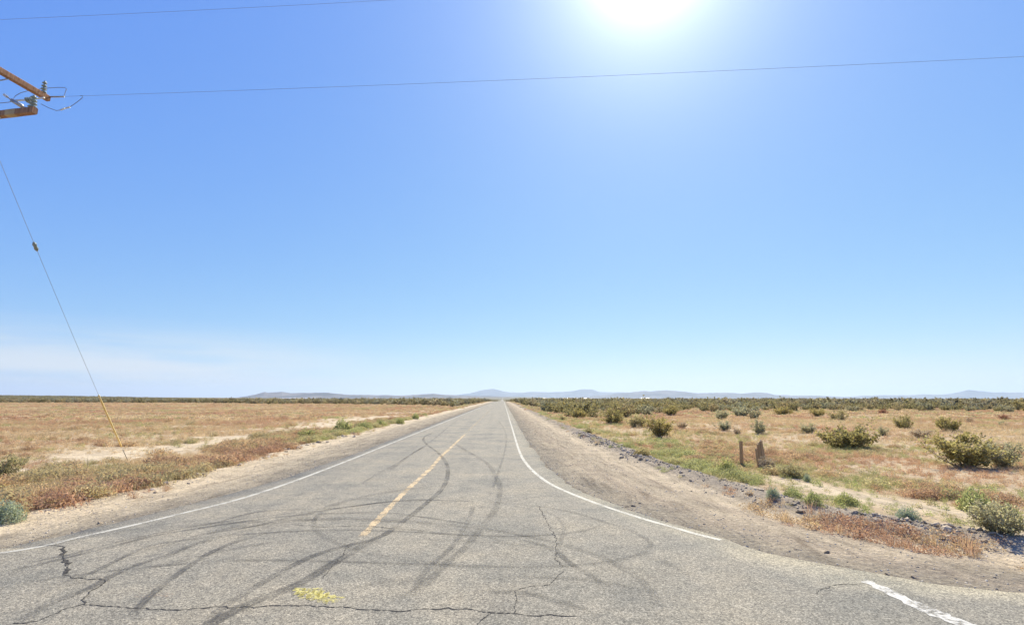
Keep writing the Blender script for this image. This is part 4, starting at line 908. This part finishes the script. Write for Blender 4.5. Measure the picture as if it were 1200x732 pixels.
# guy wire to its anchor
ax, ay = at(151, 534); An = Vector((ax, ay, zt(ax, ay) - .05)); n_pl = Vector(ray(0, 185)).cross(Vector(ray(151, 534)))
Uz = -(n_pl.x * (PX + .14) + n_pl.y * (PY + .1)) / n_pl.z; Gt = Vector((PX + .14, PY + .1, EYE + Uz))
guy = empty('guy_wire', An); tag(guy, 'thin guy wire with a yellow guard on its lower end, anchored in the left field', 'guy wire')
def on(u, off=0):
    q = An.lerp(Gt, u); q.z -= .22 * 4 * u * (1 - u) * .5; return q
rod('cable', [on(i / 24) for i in range(25)], .005, M_WIRE, guy, 5)
def ufind(py_):   # where along the guy a photo height is reached
    best = min(range(1001), key=lambda k: abs(proj(on(k / 1000))[1] - py_)); return best / 1000
def proj(q):
    q = q - cam.location; F = q.x * math.sin(YAW) + q.y * math.cos(YAW); a = q.x * math.cos(YAW) - q.y * math.sin(YAW)
    c_, s_ = math.cos(PITCH), math.sin(PITCH); dep = F * c_ + q.z * s_; up_ = q.z * c_ - F * s_; return 600 + FPX * a / dep, 366 - FPX * up_ / dep
u0, u1 = ufind(523), ufind(463)
rod('guy_guard', [on(u0 + (u1 - u0) * i / 8) for i in range(9)], .030, M_YG, guy, 8); ui = ufind(289)
rod('strain_insulator', [on(ui - .010), on(ui - .005), on(ui), on(ui + .005), on(ui + .010)], [.02, .055, .04, .055, .02], M_GLASS, guy, 8)
rod('anchor_rod', [An + Vector((0, 0, -.2)), An, on(ufind(527))], .016, M_METAL, guy, 6)

# ------------------------------------------------------------------ far buildings
M_WALLW = simple('white_wall', (.68, .67, .64), (.60, .59, .56), .3); M_ROOFG = simple('pale_metal_roof', (.55, .54, .52), (.46, .45, .44), .3, .5); M_DARKW = simple('dark_window', (.06, .07, .08), (.05, .05, .06), 1, .3); M_ROOFB = simple('brown_roof', (.22, .15, .12), (.17, .12, .1), .5)
def house(pxc, w_, dpt, h_, dist, roofm, label, rz=0.0, eave=.3, wins=3):
    r_ = ray(pxc, 467); x_ = r_[0] / r_[1] * dist; z_ = float(base(x_, dist)); h_ += 1.3; root = empty('farm_building', (x_, dist, z_), rz); tag(root, label, 'building')
    a, b_ = w_ / 2, dpt / 2; obj('wall', mesh('wall', [(-a, -b_, -1), (a, -b_, -1), (a, b_, -1), (-a, b_, -1), (-a, -b_, h_), (a, -b_, h_), (a, b_, h_), (-a, b_, h_), (-a, 0, h_ * 1.3), (a, 0, h_ * 1.3)],
        [(0, 1, 5, 4), (2, 3, 7, 6), (1, 2, 6, 9, 5), (3, 0, 4, 8, 7)], M_WALLW), root)
    e_ = eave; rz_ = h_ * 1.3 + .05; k = (rz_ - h_) / b_; lo = h_ - k * e_ + .05
    v = [(-a - e_, -b_ - e_, lo), (a + e_, -b_ - e_, lo), (a + e_, 0, rz_ + .05), (-a - e_, 0, rz_ + .05), (a + e_, b_ + e_, lo), (-a - e_, b_ + e_, lo)]; v += [(p_[0], p_[1], p_[2] + .15) for p_ in v]
    obj('roof', mesh('roof', v, [(0, 1, 2, 3), (3, 2, 4, 5), (6, 7, 8, 9), (9, 8, 10, 11), (0, 1, 7, 6), (4, 5, 11, 10), (1, 2, 8, 7), (2, 4, 10, 8), (3, 0, 6, 9), (5, 3, 9, 11)], roofm), root)
    for i in range(wins):
        xw = -a + w_ * (i + .5) / wins; obj('window', mesh('window', [(xw - .6, -b_ - .04, h_ * .4), (xw + .6, -b_ - .04, h_ * .4), (xw + .6, -b_ - .04, h_ * .75), (xw - .6, -b_ - .04, h_ * .75), (xw - .6, -b_ + .1, h_ * .4), (xw + .6, -b_ + .1, h_ * .4), (xw + .6, -b_ + .1, h_ * .75), (xw - .6, -b_ + .1, h_ * .75)],
            [(0, 1, 2, 3), (0, 4, 5, 1), (3, 2, 6, 7), (0, 3, 7, 4), (1, 5, 6, 2)], M_DARKW), root)
house(756, 14, 6, 3.6, 820, M_ROOFG, 'long low white building in the scrub right of the road, nearest of the distant buildings', 0, .2, 4)
house(638, 14, 9, 4.4, 1500, M_ROOFG, 'small white building in the distance, closest to the road on its right')
house(662, 20, 9, 4.6, 1500, M_ROOFG, 'distant white building, second of the row right of the road')
house(669, 16, 9, 4.6, 1560, M_ROOFB, 'distant building with a brown roof in the row right of the road')
house(675, 12, 8, 4.2, 1450, M_ROOFG, 'distant pale building, right half of the middle pair in the row')
house(686, 12, 8, 4.2, 1400, M_ROOFG, 'distant pale building at the right end of the row', .1)
house(427, 14, 9, 4.6, 1500, M_ROOFG, 'small distant white building left of the road, left one of two')
house(443, 22, 9, 4.8, 1450, M_ROOFG, 'distant white building left of the road, right one of two')
house(336, 55, 12, 4.5, 1500, M_ROOFG, 'long low pale building far off in the scrub on the left, left half', 0, .4, 8)
house(351, 48, 12, 4.2, 1520, M_ROOFG, 'long low pale building far off in the scrub on the left, right half', 0, .4, 7)

# ------------------------------------------------------------------ mountains
m, t, b, o = newmat('mountain_rock'); M_MT = m; p = worldpos(t)
nn = noise(t, p, .0022, 7, .65); t.links.new(ramp(t, nn, [(.36, (.07, .062, .058)), (.62, (.20, .165, .145))]), b.inputs['Base Color']); b.inputs['Roughness'].default_value = 1
def ridge(name, dist, prof, depth, seed, rough=.26, y_hor=467.6):
    """mountain range at its own distance: skyline given as (photo x, photo y) turned into metres, foothills in front and behind"""
    X0, X1 = prof[0][0], prof[-1][0]; n_ = int((X1 - X0) * 1.3) + 4; pxs = np.linspace(X0, X1, n_); top = np.interp(pxs, [q[0] for q in prof], [q[1] for q in prof]); top = top - np.minimum(1, (y_hor - top) / 3).clip(0) * .95 * (fbm(pxs, pxs * 0, 9, seed, 4) - .5)
    m_ = 26; V = []; 
    for j in range(m_):
        u = j / (m_ - 1) * 2 - 1
        for i in range(n_):
            r_ = ray(pxs[i], y_hor); dd = dist + u * depth; xx_ = r_[0] / r_[1] * dd; hyp = math.sqrt(1 + (r_[0] / r_[1]) ** 2)
            Hh = max(0, (y_hor - top[i])) / FPX * dist * hyp * .99
            rid = float(fbm(np.array([xx_]), np.array([dd]), 900, seed, 5)[0])
            prf = max(0, 1 - abs(u)) ** 1.15
            z_ = Hh * prf * (1 + rough * 3 * (rid - .5) * (1 - prf * .6)) 
            V.append((xx_, dd, float(base(xx_, dd)) * 0 - 12 + 12 * prf + z_ - (30 if abs(u) == 1 else 0)))
    ii_ = np.arange(n_ * m_).reshape(m_, n_); Q_ = np.stack([ii_[:-1, :-1], ii_[:-1, 1:], ii_[1:, 1:], ii_[1:, :-1]], -1).reshape(-1, 4)
    me = big_mesh(name, np.array(V), Q_, M_MT); me.polygons.foreach_set('use_smooth', [False] * len(Q_)); return tag(obj(name, me), kind='structure')
ridge('far_mountains', 20500, [(500, 467), (535, 463.5), (548, 461.6), (558, 459), (566, 457), (578, 456), (586, 457.8), (596, 459.8), (612, 460.5), (630, 460.2), (645, 460.6), (662, 459.4), (672, 459.3), (682, 457), (694, 457), (701, 459.6), (715, 460.8), (735, 461), (760, 461.5), (800, 463), (860, 466), (900, 467.5)], 1800, 3)
ridge('mountains', 13500, [(640, 467.4), (690, 465.3), (705, 464), (728, 461.6), (740, 460.6), (753, 458.8), (758, 459), (764, 459.4), (772, 458.2), (781, 457.4), (790, 458.4), (804, 460), (818, 461.5), (838, 461), (856, 461.3), (868, 462), (880, 461.4), (893, 461.2), (900, 461.8), (908, 463.6), (930, 464.4), (960, 464.8), (985, 466), (1010, 467.3)], 1300, 9)
ridge('far_hills', 17000, [(960, 467), (1000, 465.6), (1030, 464.2), (1060, 464.2), (1075, 463.6), (1100, 464), (1112, 463), (1126, 461.6), (1136, 460.4), (1148, 461.4), (1165, 462.2), (1190, 462.6), (1230, 463.4), (1300, 465), (1420, 467)], 1400, 15)
ridge('hills', 8800, [(272, 467.5), (290, 465), (302, 462.6), (310, 461.2), (314, 462), (330, 460.4), (340, 462), (360, 461.6), (385, 461), (402, 462.6), (430, 463.4), (470, 463.8), (485, 463.2), (500, 462.4), (508, 461.8), (520, 463), (545, 464.2), (575, 464.6), (600, 466), (640, 467.4)], 900, 22)

# ------------------------------------------------------------------ haze: one closed box of thin even air
hm = bpy.data.materials.new('haze'); hm.use_nodes = True; t = hm.node_tree; t.nodes.clear(); ho = N(t, 'ShaderNodeOutputMaterial'); pv = N(t, 'ShaderNodeVolumePrincipled')
pv.inputs['Color'].default_value = (.62, .78, 1.0, 1); pv.inputs['Density'].default_value = 4.6e-5; pv.inputs['Anisotropy'].default_value = .3; t.links.new(pv.outputs[0], ho.inputs['Volume'])
zlo = min(float(V_[2]) for V_ in (np.array([0, 0, Z.min()]),)) - 60; x_, y0_, y1_, zt_ = 24000, -8000, 26000, 520
hb = mesh('haze', [(-x_, y0_, zlo), (x_, y0_, zlo), (x_, y1_, zlo), (-x_, y1_, zlo), (-x_, y0_, zt_), (x_, y0_, zt_), (x_, y1_, zt_), (-x_, y1_, zt_)],
          [(3, 2, 1, 0), (4, 5, 6, 7), (0, 1, 5, 4), (1, 2, 6, 5), (2, 3, 7, 6), (3, 0, 4, 7)], hm)
tag(obj('haze', hb), 'thin pale haze over the desert plain', kind='stuff')
